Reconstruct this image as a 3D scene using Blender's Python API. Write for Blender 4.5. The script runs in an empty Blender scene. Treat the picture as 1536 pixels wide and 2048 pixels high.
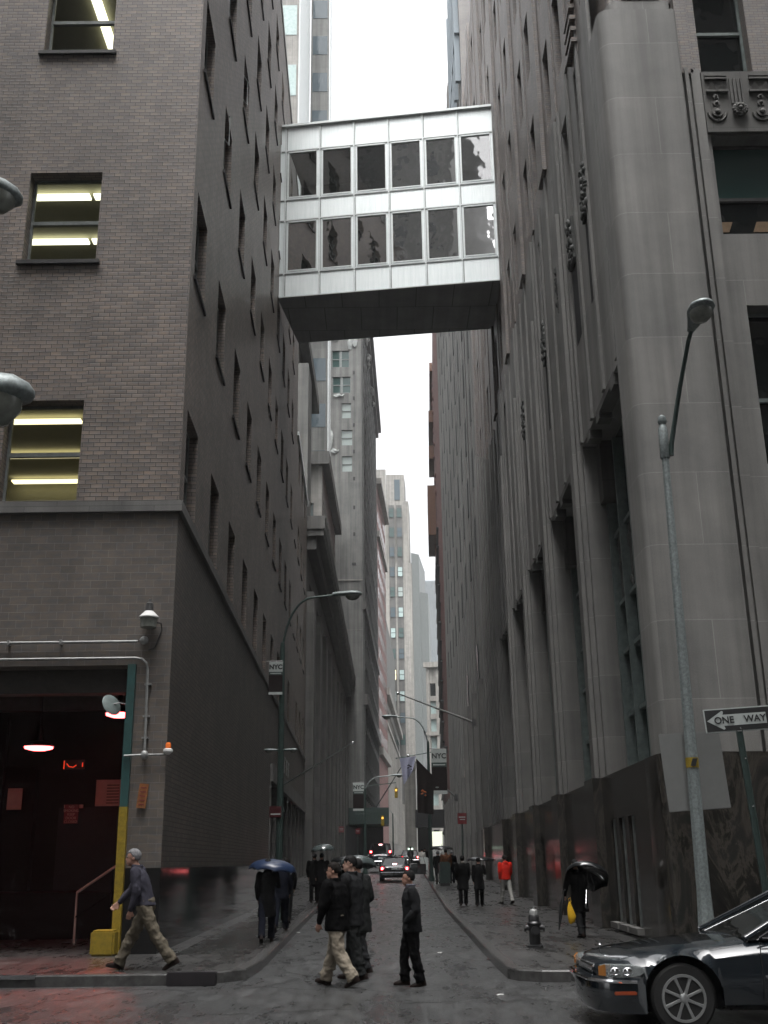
import bpy, bmesh, math, random
from mathutils import Vector, Matrix, noise
random.seed(7)
PI = math.pi
# ------------------------------------------------------------------ camera, sky, sun, exposure
S = bpy.context.scene
COL = S.collection
F_PX, PITCH, ROLL, YAW, EYE = 2150.0, math.atan(701/2150.0), math.radians(-.74), math.atan(5/2150.0), 1.64
fw = Vector((math.sin(YAW)*math.cos(PITCH), math.cos(YAW)*math.cos(PITCH), math.sin(PITCH)))
r0 = Vector((math.cos(YAW), -math.sin(YAW), 0)); u0 = r0.cross(fw)
rt = r0*math.cos(ROLL)+u0*math.sin(ROLL); up = u0*math.cos(ROLL)-r0*math.sin(ROLL)
cam = bpy.data.objects.new('camera', bpy.data.cameras.new('camera'))
COL.objects.link(cam)
cam.matrix_world = Matrix(((rt.x, up.x, -fw.x, 0), (rt.y, up.y, -fw.y, 0), (rt.z, up.z, -fw.z, EYE), (0, 0, 0, 1)))
cam.data.sensor_fit = 'HORIZONTAL'; cam.data.sensor_width = 36; cam.data.lens = F_PX/1536*36
cam.data.clip_end = 4000; cam.data.clip_start = .1
S.camera = cam
W = bpy.data.worlds.new('World'); S.world = W; W.use_nodes = True
nt = W.node_tree; bg = nt.nodes['Background']
sky = nt.nodes.new('ShaderNodeTexSky'); sky.sky_type = 'NISHITA'; sky.sun_disc = False
SUN_EL, SUN_AZ = math.radians(74), math.radians(185)
sky.sun_elevation = SUN_EL; sky.sun_rotation = SUN_AZ; sky.dust_density = 8; sky.air_density = 1.0
hs = nt.nodes.new('ShaderNodeHueSaturation'); hs.inputs['Saturation'].default_value = .10
nt.links.new(sky.outputs[0], hs.inputs['Color']); nt.links.new(hs.outputs[0], bg.inputs['Color'])
bg.inputs['Strength'].default_value = .15
sl = bpy.data.lights.new('sun', 'SUN'); sl.energy = .5; sl.angle = math.radians(25); sl.color = (1, .97, .94)
so = bpy.data.objects.new('sun', sl); COL.objects.link(so)
sd = Vector((math.sin(SUN_AZ)*math.cos(SUN_EL), math.cos(SUN_AZ)*math.cos(SUN_EL), math.sin(SUN_EL)))
so.rotation_euler = sd.to_track_quat('Z', 'Y').to_euler()
S.view_settings.view_transform = 'Standard'; S.view_settings.look = 'None'
S.view_settings.exposure = 1.7; S.view_settings.gamma = 1
S.render.engine = 'CYCLES'
try:
    S.cycles.max_bounces = 10; S.cycles.diffuse_bounces = 7; S.cycles.transparent_max_bounces = 12
    S.cycles.sample_clamp_indirect = 4
except Exception: pass

# ------------------------------------------------------------------ materials
MATS = {}
def newmat(name):
    m = bpy.data.materials.new(name); m.use_nodes = True; MATS[name] = m
    return m, m.node_tree, m.node_tree.nodes['Principled BSDF']
def N(t, kind, **kw):
    n = t.nodes.new(kind)
    for k, v in kw.items():
        if k in n.inputs: n.inputs[k].default_value = v
        else: setattr(n, k, v)
    return n
def mapped(t, sc=(1, 1, 1), coord='Object'):
    tc = t.nodes.new('ShaderNodeTexCoord'); mp = t.nodes.new('ShaderNodeMapping'); mp.inputs['Scale'].default_value = sc
    t.links.new(tc.outputs[coord], mp.inputs['Vector']); return mp.outputs[0]
def ramp(t, fac, stops):
    r = t.nodes.new('ShaderNodeValToRGB'); e = r.color_ramp.elements
    e[0].position, e[0].color = stops[0][0], (*stops[0][1], 1); e[1].position, e[1].color = stops[-1][0], (*stops[-1][1], 1)
    for p, c in stops[1:-1]:
        q = e.new(p); q.color = (*c, 1)
    t.links.new(fac, r.inputs[0]); return r.outputs[0]
def mix(t, a, b, fac, mode='MIX'):
    m = t.nodes.new('ShaderNodeMix'); m.data_type = 'RGBA'; m.blend_type = mode
    for s, v in ((m.inputs[0], fac), (m.inputs[6], a), (m.inputs[7], b)):
        if hasattr(v, 'is_linked') or hasattr(v, 'links'): t.links.new(v, s)
        else: s.default_value = v if not isinstance(v, tuple) else (*v, 1)
    return m.outputs[2]
def bump(t, p, h, strength=.3, dist=.02):
    b = t.nodes.new('ShaderNodeBump'); b.inputs['Strength'].default_value = strength; b.inputs['Distance'].default_value = dist
    t.links.new(h, b.inputs['Height']); t.links.new(b.outputs[0], p.inputs['Normal'])
def plain(name, col, rough=.6, metal=0, var=.25, scale=6, spec=.5, emit=None, estr=0, coat=0):
    m, t, p = newmat(name)
    n = N(t, 'ShaderNodeTexNoise', Scale=scale, Detail=6.0, Roughness=.65); t.links.new(mapped(t), n.inputs['Vector'])
    lo = tuple(c*(1-var) for c in col); hi = tuple(min(1, c*(1+var)) for c in col)
    t.links.new(ramp(t, n.outputs[0], [(.3, lo), (.7, hi)]), p.inputs['Base Color'])
    p.inputs['Roughness'].default_value = rough; p.inputs['Metallic'].default_value = metal
    p.inputs['Specular IOR Level'].default_value = spec
    if coat: p.inputs['Coat Weight'].default_value = coat; p.inputs['Coat Roughness'].default_value = .03
    if emit: p.inputs['Emission Color'].default_value = (*emit, 1); p.inputs['Emission Strength'].default_value = estr
    return m
def brick(name, c1, c2, mortar, bw=.205, bh=.075, ms=.008, rough=.75, stain=.35, off=.5, hue=None):
    m, t, p = newmat(name); uv = mapped(t, coord='UV')
    b = N(t, 'ShaderNodeTexBrick'); b.offset = off; b.inputs['Scale'].default_value = 1
    b.inputs['Brick Width'].default_value = bw; b.inputs['Row Height'].default_value = bh; b.inputs['Mortar Size'].default_value = ms
    b.inputs['Mortar Smooth'].default_value = .3; b.inputs['Bias'].default_value = 0
    b.inputs['Color1'].default_value = (*c1, 1); b.inputs['Color2'].default_value = (*c2, 1); b.inputs['Mortar'].default_value = (*mortar, 1)
    t.links.new(uv, b.inputs['Vector'])
    n = N(t, 'ShaderNodeTexNoise', Scale=.55, Detail=8.0, Roughness=.6); t.links.new(uv, n.inputs['Vector'])
    st = ramp(t, n.outputs[0], [(.3, (1-stain,)*3), (.7, (1.12, 1.1, 1.08))])
    c = mix(t, b.outputs[0], st, 1.0, 'MULTIPLY')
    n2 = N(t, 'ShaderNodeTexNoise', Scale=3.0, Detail=3.0); t.links.new(mapped(t, (4.9, 13.3, 1), 'UV'), n2.inputs['Vector'])
    n2.inputs['Scale'].default_value = 1.0
    tint = hue or ((.86, .88, .95), (1.18, 1.03, .9))
    c = mix(t, c, ramp(t, n2.outputs[0], [(.35, tint[0]), (.65, tint[1])]), .8, 'MULTIPLY')
    # vertical rain streaks
    n3 = N(t, 'ShaderNodeTexNoise', Scale=1.0, Detail=5.0); t.links.new(mapped(t, (1.6, .07, 1), 'UV'), n3.inputs['Vector'])
    c = mix(t, c, ramp(t, n3.outputs[0], [(.35, (.78, .78, .8)), (.6, (1, 1, 1))]), .6, 'MULTIPLY')
    t.links.new(c, p.inputs['Base Color']); p.inputs['Roughness'].default_value = rough
    inv = N(t, 'ShaderNodeMath', operation='SUBTRACT'); inv.inputs[0].default_value = 1; t.links.new(b.outputs['Fac'], inv.inputs[1])
    bump(t, p, inv.outputs[0], .5, .006)
    return m
def stone(name, c1, c2, bw=1.6, bh=1.35, rough=.7, joint=.55, js=.006, streak=.3, coord='UV', spec=.4):
    m, t, p = newmat(name); uv = mapped(t, coord='UV')
    b = N(t, 'ShaderNodeTexBrick'); b.inputs['Scale'].default_value = 1; b.inputs['Brick Width'].default_value = bw
    b.inputs['Row Height'].default_value = bh; b.inputs['Mortar Size'].default_value = js; b.inputs['Mortar Smooth'].default_value = .2
    b.inputs['Color1'].default_value = (*c1, 1); b.inputs['Color2'].default_value = (*c2, 1)
    b.inputs['Mortar'].default_value = (*(x*joint for x in c1), 1); t.links.new(uv, b.inputs['Vector'])
    n = N(t, 'ShaderNodeTexNoise', Scale=.7, Detail=9.0, Roughness=.65); t.links.new(uv, n.inputs['Vector'])
    c = mix(t, b.outputs[0], ramp(t, n.outputs[0], [(.3, (.78, .78, .78)), (.7, (1.12, 1.11, 1.08))]), 1.0, 'MULTIPLY')
    n3 = N(t, 'ShaderNodeTexNoise', Scale=1.0, Detail=6.0, Roughness=.6); t.links.new(mapped(t, (1.9, .06, 1), 'UV'), n3.inputs['Vector'])
    c = mix(t, c, ramp(t, n3.outputs[0], [(.38, (1-streak,)*3), (.62, (1.05,)*3)]), 1.0, 'MULTIPLY')
    n4 = N(t, 'ShaderNodeTexNoise', Scale=55.0, Detail=4.0); t.links.new(uv, n4.inputs['Vector'])
    c = mix(t, c, ramp(t, n4.outputs[0], [(.35, (.9,)*3), (.65, (1.08,)*3)]), 1.0, 'MULTIPLY')
    t.links.new(c, p.inputs['Base Color']); p.inputs['Roughness'].default_value = rough; p.inputs['Specular IOR Level'].default_value = spec
    bump(t, p, n4.outputs[0], .25, .004); return m
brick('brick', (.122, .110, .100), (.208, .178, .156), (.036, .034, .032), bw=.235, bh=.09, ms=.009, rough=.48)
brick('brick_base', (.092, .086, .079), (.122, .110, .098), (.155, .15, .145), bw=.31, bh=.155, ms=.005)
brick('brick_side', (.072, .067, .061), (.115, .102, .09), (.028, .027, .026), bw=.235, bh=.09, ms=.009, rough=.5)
brick('brick_tan', (.16, .152, .145), (.20, .186, .175), (.09, .083, .08), rough=.5)
brick('brick_red', (.17, .08, .073), (.21, .10, .09), (.12, .08, .075), stain=.45, hue=((.85, .9, .95), (1.15, 1, .9)))
brick('brick_gray', (.115, .114, .112), (.14, .138, .135), (.10, .10, .098), stain=.3, rough=.5)
stone('stone', (.168, .168, .163), (.205, .202, .195), 3.1, 1.48, joint=1.6, js=.008, rough=.55)
stone('stone_dark', (.095, .095, .092), (.115, .113, .108), 1.5, .9)
stone('stone_pale', (.24, .235, .222), (.27, .262, .245), 1.6, .8)
stone('stone_gray', (.15, .155, .15), (.17, .174, .168), 3.0, 2.4, streak=.4)
stone('limestone', (.27, .262, .245), (.30, .29, .27), 1.3, .7)
stone('concrete', (.17, .165, .16), (.20, .195, .185), 1.5, 1.5, joint=.4, js=.012, rough=.45)
stone('ledge_stone', (.12, .119, .117), (.15, .147, .143), 1.3, .5, rough=.5)
# black veined marble
m, t, p = newmat('marble')
n = N(t, 'ShaderNodeTexNoise', Scale=1.0, Detail=9.0, Roughness=.7, Distortion=1.6); t.links.new(mapped(t, (1.6, .55, 1), 'UV'), n.inputs['Vector'])
t.links.new(ramp(t, n.outputs[0], [(.30, (.008, .008, .008)), (.47, (.018, .017, .015)), (.53, (.052, .047, .040)), (.58, (.028, .026, .024)), (.72, (.015, .018, .017))]), p.inputs['Base Color'])
p.inputs['Roughness'].default_value = .14; p.inputs['Specular IOR Level'].default_value = .3
plain('polished_base', (.012, .012, .012), .09, var=.25, scale=1.5, spec=.3)
# wet asphalt
def wet(name, base, patch, puddle, bscale=1.0, slab=None, rlo=.13, rhi=.5):
    m, t, p = newmat(name); o = mapped(t)
    fine = N(t, 'ShaderNodeTexNoise', Scale=60.0, Detail=4.0, Roughness=.7); t.links.new(o, fine.inputs['Vector'])
    mid = N(t, 'ShaderNodeTexNoise', Scale=.9, Detail=8.0, Roughness=.62, Distortion=.4); t.links.new(mapped(t, (1.6, .45, 1)), mid.inputs['Vector'])
    big = N(t, 'ShaderNodeTexNoise', Scale=.45, Detail=4.0); t.links.new(mapped(t, (1.0, .5, 1)), big.inputs['Vector'])
    c = ramp(t, mid.outputs[0], [(.25, base), (.5, patch), (.8, tuple(x*1.25 for x in patch))])
    c = mix(t, c, ramp(t, fine.outputs[0], [(.35, (.55,)*3), (.7, (1.45,)*3)]), 1.0, 'MULTIPLY')
    gr = N(t, 'ShaderNodeTexNoise', Scale=1.0, Detail=7.0, Roughness=.75); t.links.new(mapped(t, (5.5, 1.3, 1)), gr.inputs['Vector'])
    c = mix(t, c, ramp(t, gr.outputs[0], [(.34, (.5,)*3), (.5, (1,)*3), (.68, (1.6,)*3)]), 1.0, 'MULTIPLY')
    ck = N(t, 'ShaderNodeTexVoronoi', feature='DISTANCE_TO_EDGE', Scale=.42)
    wp = N(t, 'ShaderNodeTexNoise', Scale=2.3, Detail=6.0, Roughness=.7); t.links.new(o, wp.inputs['Vector'])
    vv = N(t, 'ShaderNodeVectorMath', operation='SCALE'); vv.inputs['Scale'].default_value = .9; t.links.new(wp.outputs['Color'], vv.inputs[0])
    va = N(t, 'ShaderNodeVectorMath', operation='ADD'); t.links.new(o, va.inputs[0]); t.links.new(vv.outputs[0], va.inputs[1]); t.links.new(va.outputs[0], ck.inputs['Vector'])
    crack = ramp(t, ck.outputs['Distance'], [(.004, (.15,)*3), (.022, (1,)*3)])
    c = mix(t, c, crack, .85, 'MULTIPLY')
    hgt = fine.outputs[0]
    if slab:
        b = N(t, 'ShaderNodeTexBrick'); b.offset = 0; b.inputs['Scale'].default_value = 1
        b.inputs['Brick Width'].default_value = slab[0]; b.inputs['Row Height'].default_value = slab[1]; b.inputs['Mortar Size'].default_value = .015
        b.inputs['Color1'].default_value = (.85,)*3+(1,); b.inputs['Color2'].default_value = (1.1,)*3+(1,); b.inputs['Mortar'].default_value = (.25,)*3+(1,)
        t.links.new(o, b.inputs['Vector']); c = mix(t, c, b.outputs[0], 1.0, 'MULTIPLY')
    t.links.new(c, p.inputs['Base Color'])
    r = N(t, 'ShaderNodeMapRange'); r.inputs['From Min'].default_value = puddle-.2; r.inputs['From Max'].default_value = puddle+.2
    r.inputs['To Min'].default_value = rlo; r.inputs['To Max'].default_value = rhi
    rs = N(t, 'ShaderNodeMath', operation='MULTIPLY_ADD'); rs.inputs[1].default_value = .8; t.links.new(gr.outputs[0], rs.inputs[0]); rm = N(t, 'ShaderNodeMath', operation='MULTIPLY_ADD'); rm.inputs[1].default_value = .7; rm.inputs[2].default_value = -.25; t.links.new(mid.outputs[0], rm.inputs[0]); t.links.new(rm.outputs[0], rs.inputs[2])
    t.links.new(rs.outputs[0], r.inputs['Value']); t.links.new(r.outputs[0], p.inputs['Roughness'])
    ad = N(t, 'ShaderNodeMath', operation='MULTIPLY_ADD'); ad.inputs[1].default_value = 3.0
    t.links.new(mid.outputs[0], ad.inputs[0]); t.links.new(fine.outputs[0], ad.inputs[2])
    mr = N(t, 'ShaderNodeMath', operation='MULTIPLY'); t.links.new(ad.outputs[0], mr.inputs[0]); t.links.new(crack, mr.inputs[1])
    m3 = N(t, 'ShaderNodeMath', operation='MULTIPLY_ADD'); m3.inputs[1].default_value = 1.5; t.links.new(gr.outputs[0], m3.inputs[0]); t.links.new(mr.outputs[0], m3.inputs[2])
    bump(t, p, m3.outputs[0], .45*bscale, .02)
    p.inputs['Coat Weight'].default_value = .15 if slab else .45; p.inputs['Coat Roughness'].default_value = .24; p.inputs['Coat IOR'].default_value = 1.45
    t.links.new(p.inputs['Normal'].links[0].from_socket, p.inputs['Coat Normal'])
    return m
wet('asphalt', (.020, .021, .022), (.036, .037, .037), .50, 1.9, rlo=.13, rhi=.62)
wet('sidewalk_slab', (.018, .018, .0175), (.036, .035, .034), .45, .6, (1.5, 1.5), rlo=.12, rhi=.42)
wet('sidewalk_grating', (.010, .010, .010), (.022, .022, .021), .45, .6, (9., .42), rlo=.10, rhi=.32)
plain('curb_granite', (.055, .054, .053), .26, var=.55, scale=7)
plain('steel_edge', (.33, .33, .34), .25, .9)
plain('black_steel', (.02, .018, .02), .6, .0, spec=.2)
plain('galvanised', (.17, .195, .195), .5, .35, var=.35, scale=22)
plain('pole_green', (.035, .055, .05), .4, .3)
plain('white_metal', (.62, .66, .66), .35, .2, var=.06)
# brushed panel metal of the skybridge with rain marks
m, t, p = newmat('bridge_panel'); n = N(t, 'ShaderNodeTexNoise', Scale=1.0, Detail=7.0, Roughness=.7); t.links.new(mapped(t, (9, .5, 1), 'UV'), n.inputs['Vector'])
t.links.new(ramp(t, n.outputs[0], [(.3, (.66, .72, .72)), (.7, (.80, .84, .845))]), p.inputs['Base Color'])
p.inputs['Metallic'].default_value = .35; p.inputs['Roughness'].default_value = .42
stone('bridge_soffit', (.25, .26, .27), (.285, .29, .30), 1.75, 2.3, joint=.45, js=.02, streak=.1)
plain('frame_dark', (.05, .05, .05), .4, .3)
plain('frame_gray', (.17, .185, .18), .45, .4)
plain('frame_teal', (.12, .148, .143), .5, .2)
plain('frame_white', (.55, .56, .54), .5)
plain('black_paint', (.012, .012, .013), .4)
plain('dark_interior', (.085, .09, .09), .85)
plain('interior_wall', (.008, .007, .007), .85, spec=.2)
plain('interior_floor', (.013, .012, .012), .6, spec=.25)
plain('ceiling_olive', (.25, .242, .185), .85, var=.05)
plain('ceiling_dark', (.05, .045, .04), .8)
plain('teal_paint', (.014, .052, .05), .45)
plain('yellow_paint', (.2, .14, .008), .5, var=.3, scale=14)
plain('pipe_gray', (.22, .225, .22), .45, .3)
plain('white_paint', (.5, .5, .49), .45, var=.06)
plain('sign_black', (.012, .013, .013), .5, var=.1)
plain('sign_white', (.36, .39, .38), .5, var=.06)
plain('sign_red', (.14, .012, .016), .5)
plain('sign_orange', (.2, .07, .015), .6, var=.35, scale=20)
plain('sign_dull_red', (.045, .008, .01), .7, spec=.2)
plain('sign_paper', (.45, .30, .25), .7, var=.1)
plain('copper', (.10, .045, .025), .6, .2, var=.5, scale=20)
plain('relief_iron', (.075, .078, .075), .7, .0, spec=.25)
def emitm(name, col, s):
    m, t, p = newmat(name); p.inputs['Base Color'].default_value = (*col, 1)
    p.inputs['Emission Color'].default_value = (*col, 1); p.inputs['Emission Strength'].default_value = s; return m
emitm('tube_light', (1, .96, .72), .9)
emitm('tube_warm', (1, .88, .52), .75)
emitm('heat_lamp', (1, .045, .05), 60)
emitm('heat_lamp_core', (1, .10, .10), 3.6)
emitm('bulb', (1, .62, .42), 40)
emitm('brake_light', (1, .03, .04), 1.8)
emitm('brake_core', (1, .4, .4), 4)
emitm('amber_light', (1, .5, .08), .5)
emitm('exit_glow', (1, .06, .02), .22)
emitm('roof_lamp', (.75, 1, .8), .5)
emitm('shop_light', (.85, .9, .72), .25)
plain('beacon_orange', (.75, .16, .02), .25)
plain('amber_lens', (.33, .13, .025), .3)
plain('lamp_shade_cloth', (.17, .11, .06), .8)
plain('orange_lens', (.28, .05, .015), .25)
def glassm(name, tint, transp, rough=.02, base=(.01, .012, .012), ior=1.5):
    m, t, p = newmat(name); out = t.nodes['Material Output']
    p.inputs['Base Color'].default_value = (*base, 1); p.inputs['Roughness'].default_value = rough; p.inputs['IOR'].default_value = 1.5
    n = N(t, 'ShaderNodeTexNoise', Scale=.9, Detail=2.0); t.links.new(mapped(t), n.inputs['Vector']); bump(t, p, n.outputs[0], .12, .12)
    tr = N(t, 'ShaderNodeBsdfTransparent'); tr.inputs[0].default_value = (*tint, 1)
    g = N(t, 'ShaderNodeBsdfGlossy'); g.inputs['Roughness'].default_value = rough
    t.links.new(p.inputs['Normal'].links[0].from_socket, g.inputs['Normal'])
    fr = N(t, 'ShaderNodeFresnel'); fr.inputs[0].default_value = ior
    mx = N(t, 'ShaderNodeMixShader'); t.links.new(fr.outputs[0], mx.inputs[0]); t.links.new(tr.outputs[0], mx.inputs[1]); t.links.new(g.outputs[0], mx.inputs[2])
    m2 = N(t, 'ShaderNodeMixShader'); m2.inputs[0].default_value = transp
    t.links.new(p.outputs[0], m2.inputs[1]); t.links.new(mx.outputs[0], m2.inputs[2]); t.links.new(m2.outputs[0], out.inputs[0])
    return m
glassm('glass_clear', (.85, .88, .85), 1.0)
glassm('glass_bridge', (.75, .8, .78), .85, .03, (.05, .056, .054), 3.4)
glassm('glass_dark', (.3, .3, .3), 0)
glassm('glass_teal', (.3, .3, .3), 0, .06, (.035, .07, .065))
glassm('glass_blue', (.3, .3, .3), 0, .05, (.05, .075, .09))
glassm('glass_white', (.3, .3, .3), 0, .25, (.30, .35, .335))
plain('window_pale', (.33, .42, .41), .12, var=.15, scale=2)
plain('window_sheen', (.62, .66, .66), .3, .2, var=.05)
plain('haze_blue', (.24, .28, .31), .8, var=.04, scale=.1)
def skin(name, c): return plain(name, tuple(x*.85 for x in c), .6, var=.1, scale=30, spec=.3)
skin('skin', (.36, .20, .145)); skin('skin_pale', (.42, .26, .20)); skin('skin_dark', (.10, .06, .045))
plain('sign_back', (.145, .15, .146), .5, .1, var=.06)
plain('slat_shade', (.03, .031, .032), .9, spec=.1)
plain('hair_gray', (.15, .15, .155), .8, var=.5, spec=.1, scale=60)
plain('hair_black', (.005, .0045, .0045), .7, var=.4, spec=.15, scale=60)
plain('hair_brown', (.009, .007, .006), .75, var=.4, spec=.12, scale=60)
for nme, c in {'cloth_plum': (.036, .035, .046), 'cloth_khaki': (.095, .082, .062), 'cloth_tan': (.19, .165, .13), 'cloth_black': (.003, .003, .0033), 'cloth_charcoal': (.014, .0145, .0155),
               'cloth_gray': (.014, .015, .015), 'cloth_red': (.45, .02, .012), 'cloth_offwhite': (.25, .245, .23), 'cloth_brown': (.10, .045, .024), 'cloth_olive': (.028, .028, .024),
               'cloth_navy': (.006, .007, .012), 'leather': (.012, .008, .007), 'collar': (.11, .11, .13), 'flag_white': (.28, .29, .38), 'flag_black': (.02, .016, .016), 'flag_orange': (.35, .10, .04),
               'cloth_scarf': (.2, .19, .165), 'bag_yellow': (.55, .32, .008)}.items():
    plain(nme, c, .85 if nme != 'leather' else .4, var=.12, scale=9, spec=.06 if 'bag' not in nme else .4)
plain('umb_blue', (.012, .023, .055), .35, var=.15); plain('umb_black', (.012, .013, .014), .22, var=.2, spec=.8); plain('umb_gray', (.06, .075, .075), .2, var=.2, spec=.9)
plain('car_paint', (.010, .014, .018), .12, 0, var=.05, coat=1.0); plain('car_silver', (.035, .038, .04), .25, .3, var=.05, coat=1.0)
plain('chrome', (.75, .76, .78), .08, 1.0, var=.02); plain('rubber', (.012, .012, .012), .6); plain('alloy', (.42, .43, .43), .3, .8, var=.08)
glassm('lens', (.9, .9, .9), .55, .03, (.35, .38, .38))
glassm('car_glass', (.10, .13, .12), .7, .02)
plain('tarp', (.27, .29, .28), .5, var=.3, scale=1.5)
plain('lamp_lens', (.16, .17, .15), .25, var=.2, scale=15)
M = MATS

# ------------------------------------------------------------------ mesh helpers
class MB:
    def __init__(s): s.b = bmesh.new()
    def quad(s, *p): return s.b.faces.new([s.b.verts.new(q) for q in p])
    def poly(s, pts): return s.b.faces.new([s.b.verts.new(q) for q in pts])
    def box(s, x0, x1, y0, y1, z0, z1, bev=0):
        r = bmesh.ops.create_cube(s.b, size=1)
        for v in r['verts']: v.co = Vector(((x0+x1)/2+v.co.x*(x1-x0), (y0+y1)/2+v.co.y*(y1-y0), (z0+z1)/2+v.co.z*(z1-z0)))
        if bev:
            es = list({e for v in r['verts'] for e in v.link_edges}); bmesh.ops.bevel(s.b, geom=es, offset=bev, segments=2, affect='EDGES')
        return s
    def ubox(s, fr, u0, u1, n0, n1, z0, z1):      # box in a wall frame
        pts = [fr(u, z, n) for z in (z0, z1) for u, n in ((u0, n0), (u1, n0), (u1, n1), (u0, n1))]
        v = [s.b.verts.new(q) for q in pts]
        for f in ((0, 3, 2, 1), (4, 5, 6, 7), (0, 1, 5, 4), (1, 2, 6, 5), (2, 3, 7, 6), (3, 0, 4, 7)): s.b.faces.new([v[i] for i in f])
        return s
    def prism(s, pts, z0, z1):
        a = [s.b.verts.new((x, y, z0)) for x, y in pts]; c = [s.b.verts.new((x, y, z1)) for x, y in pts]; n = len(pts)
        s.b.faces.new(a[::-1]); s.b.faces.new(c)
        for i in range(n): s.b.faces.new((a[i], a[(i+1) % n], c[(i+1) % n], c[i]))
        return s
    def loft(s, rings, cap=True):
        vs = [[s.b.verts.new(q) for q in r] for r in rings]; n = len(rings[0])
        for a, c in zip(vs, vs[1:]):
            for i in range(n): s.b.faces.new((a[i], a[(i+1) % n], c[(i+1) % n], c[i]))
        if cap: s.b.faces.new(vs[0][::-1]); s.b.faces.new(vs[-1])
        return s
    def tube(s, path, r, seg=10, cap=True):
        path = [Vector(q) for q in path]; rs = r if isinstance(r, (list, tuple)) else [r]*len(path); rings = []
        for i, q in enumerate(path):
            d = (path[min(i+1, len(path)-1)]-path[max(i-1, 0)]).normalized()
            a = d.cross(Vector((0, 0, 1))); a = a.normalized() if a.length > .05 else Vector((1, 0, 0)); c = d.cross(a).normalized()
            rings.append([q+(a*math.cos(k*2*PI/seg)+c*math.sin(k*2*PI/seg))*rs[i] for k in range(seg)])
        return s.loft(rings, cap)
    def lathe(s, prof, c=(0, 0, 0), seg=20, sx=1, sy=1):
        return s.loft([[(c[0]+math.cos(k*2*PI/seg)*max(r, 1e-4)*sx, c[1]+math.sin(k*2*PI/seg)*max(r, 1e-4)*sy, c[2]+z) for k in range(seg)] for r, z in prof])
    def ell(s, c, r, sub=3, rot=None):
        q = bmesh.ops.create_icosphere(s.b, subdivisions=sub, radius=1)
        for v in q['verts']:
            p = Vector((v.co.x*r[0], v.co.y*r[1], v.co.z*r[2]))
            if rot: p = rot @ p
            v.co = p+Vector(c)
        return s
    def cap(s, a, b, ra, rb, sub=2):
        a = Vector(a); b = Vector(b); s.ell(a, (ra,)*3, sub); s.ell(b, (rb,)*3, sub); s.tube([a, b], [ra, rb], 14); return s
    def out(s, name, mat, parent=None, smooth=None, loc=None):
        bmesh.ops.recalc_face_normals(s.b, faces=s.b.faces[:])
        me = bpy.data.meshes.new(name); uv = s.b.loops.layers.uv.new('UVMap')
        s.b.normal_update()
        for f in s.b.faces:
            n = f.normal; ax, ay, az = abs(n.x), abs(n.y), abs(n.z)
            for l in f.loops:
                q = l.vert.co
                l[uv].uv = (q.x, q.y) if az > .71 else ((q.y, q.z) if ax > ay else (q.x, q.z))
        s.b.to_mesh(me); s.b.free()
        if mat: me.materials.append(M[mat] if isinstance(mat, str) else mat)
        if smooth is not None:
            me.shade_smooth()
            try: me.set_sharp_from_angle(angle=math.radians(smooth))
            except Exception: pass
        o = bpy.data.objects.new(name, me); COL.objects.link(o)
        if parent: o.parent = parent
        if loc: o.location = loc
        return o
def tag(o, label=None, cat=None, group=None, kind=None):
    for k, v in (('label', label), ('category', cat), ('group', group), ('kind', kind)):
        if v: o[k] = v
    return o
def empty(name, loc=(0, 0, 0), rz=0, **kw):
    o = bpy.data.objects.new(name, None); COL.objects.link(o); o.location = loc; o.rotation_euler = (0, 0, rz); o.empty_display_size = .1
    return tag(o, **kw)
def kids(o): return [c for c in bpy.data.objects if c.parent == o]
def copy_tree(o, parent=None):
    c = o.copy(); COL.objects.link(c); c.parent = parent
    for ch in kids(o): copy_tree(ch, c)
    return c
def dup(o, parent, loc):
    c = o.copy(); COL.objects.link(c); c.parent = parent; c.location = loc; return c
def frame(P, d, n):        # wall frame: u along d (2D), n outward 2D, z up
    d = Vector(d).normalized(); n = Vector(n).normalized()
    return lambda u, z, off=0: Vector((P[0]+d.x*u+n.x*off, P[1]+d.y*u+n.y*off, z))
def wall(mb, fr, u0, u1, z0, z1, holes=(), depth=.25, n=0):
    us = sorted({u0, u1, *[min(max(h[i], u0), u1) for h in holes for i in (0, 1)]}); zs = sorted({z0, z1, *[min(max(h[i], z0), z1) for h in holes for i in (2, 3)]})
    for a, b in zip(us, us[1:]):
        run = None
        for c, d in zip(zs, zs[1:]):
            m_, k_ = (a+b)/2, (c+d)/2
            if any(h[0] < m_ < h[1] and h[2] < k_ < h[3] for h in holes): continue
            mb.quad(fr(a, c, n), fr(b, c, n), fr(b, d, n), fr(a, d, n))
    for h in holes:
        a, b, c, d = h[:4]; dp = h[4] if len(h) > 4 else depth
        mb.quad(fr(a, c, n), fr(a, d, n), fr(a, d, n-dp), fr(a, c, n-dp)); mb.quad(fr(b, c, n), fr(b, d, n), fr(b, d, n-dp), fr(b, c, n-dp))
        mb.quad(fr(a, d, n), fr(b, d, n), fr(b, d, n-dp), fr(a, d, n-dp)); mb.quad(fr(a, c, n), fr(b, c, n), fr(b, c, n-dp), fr(a, c, n-dp))
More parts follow.
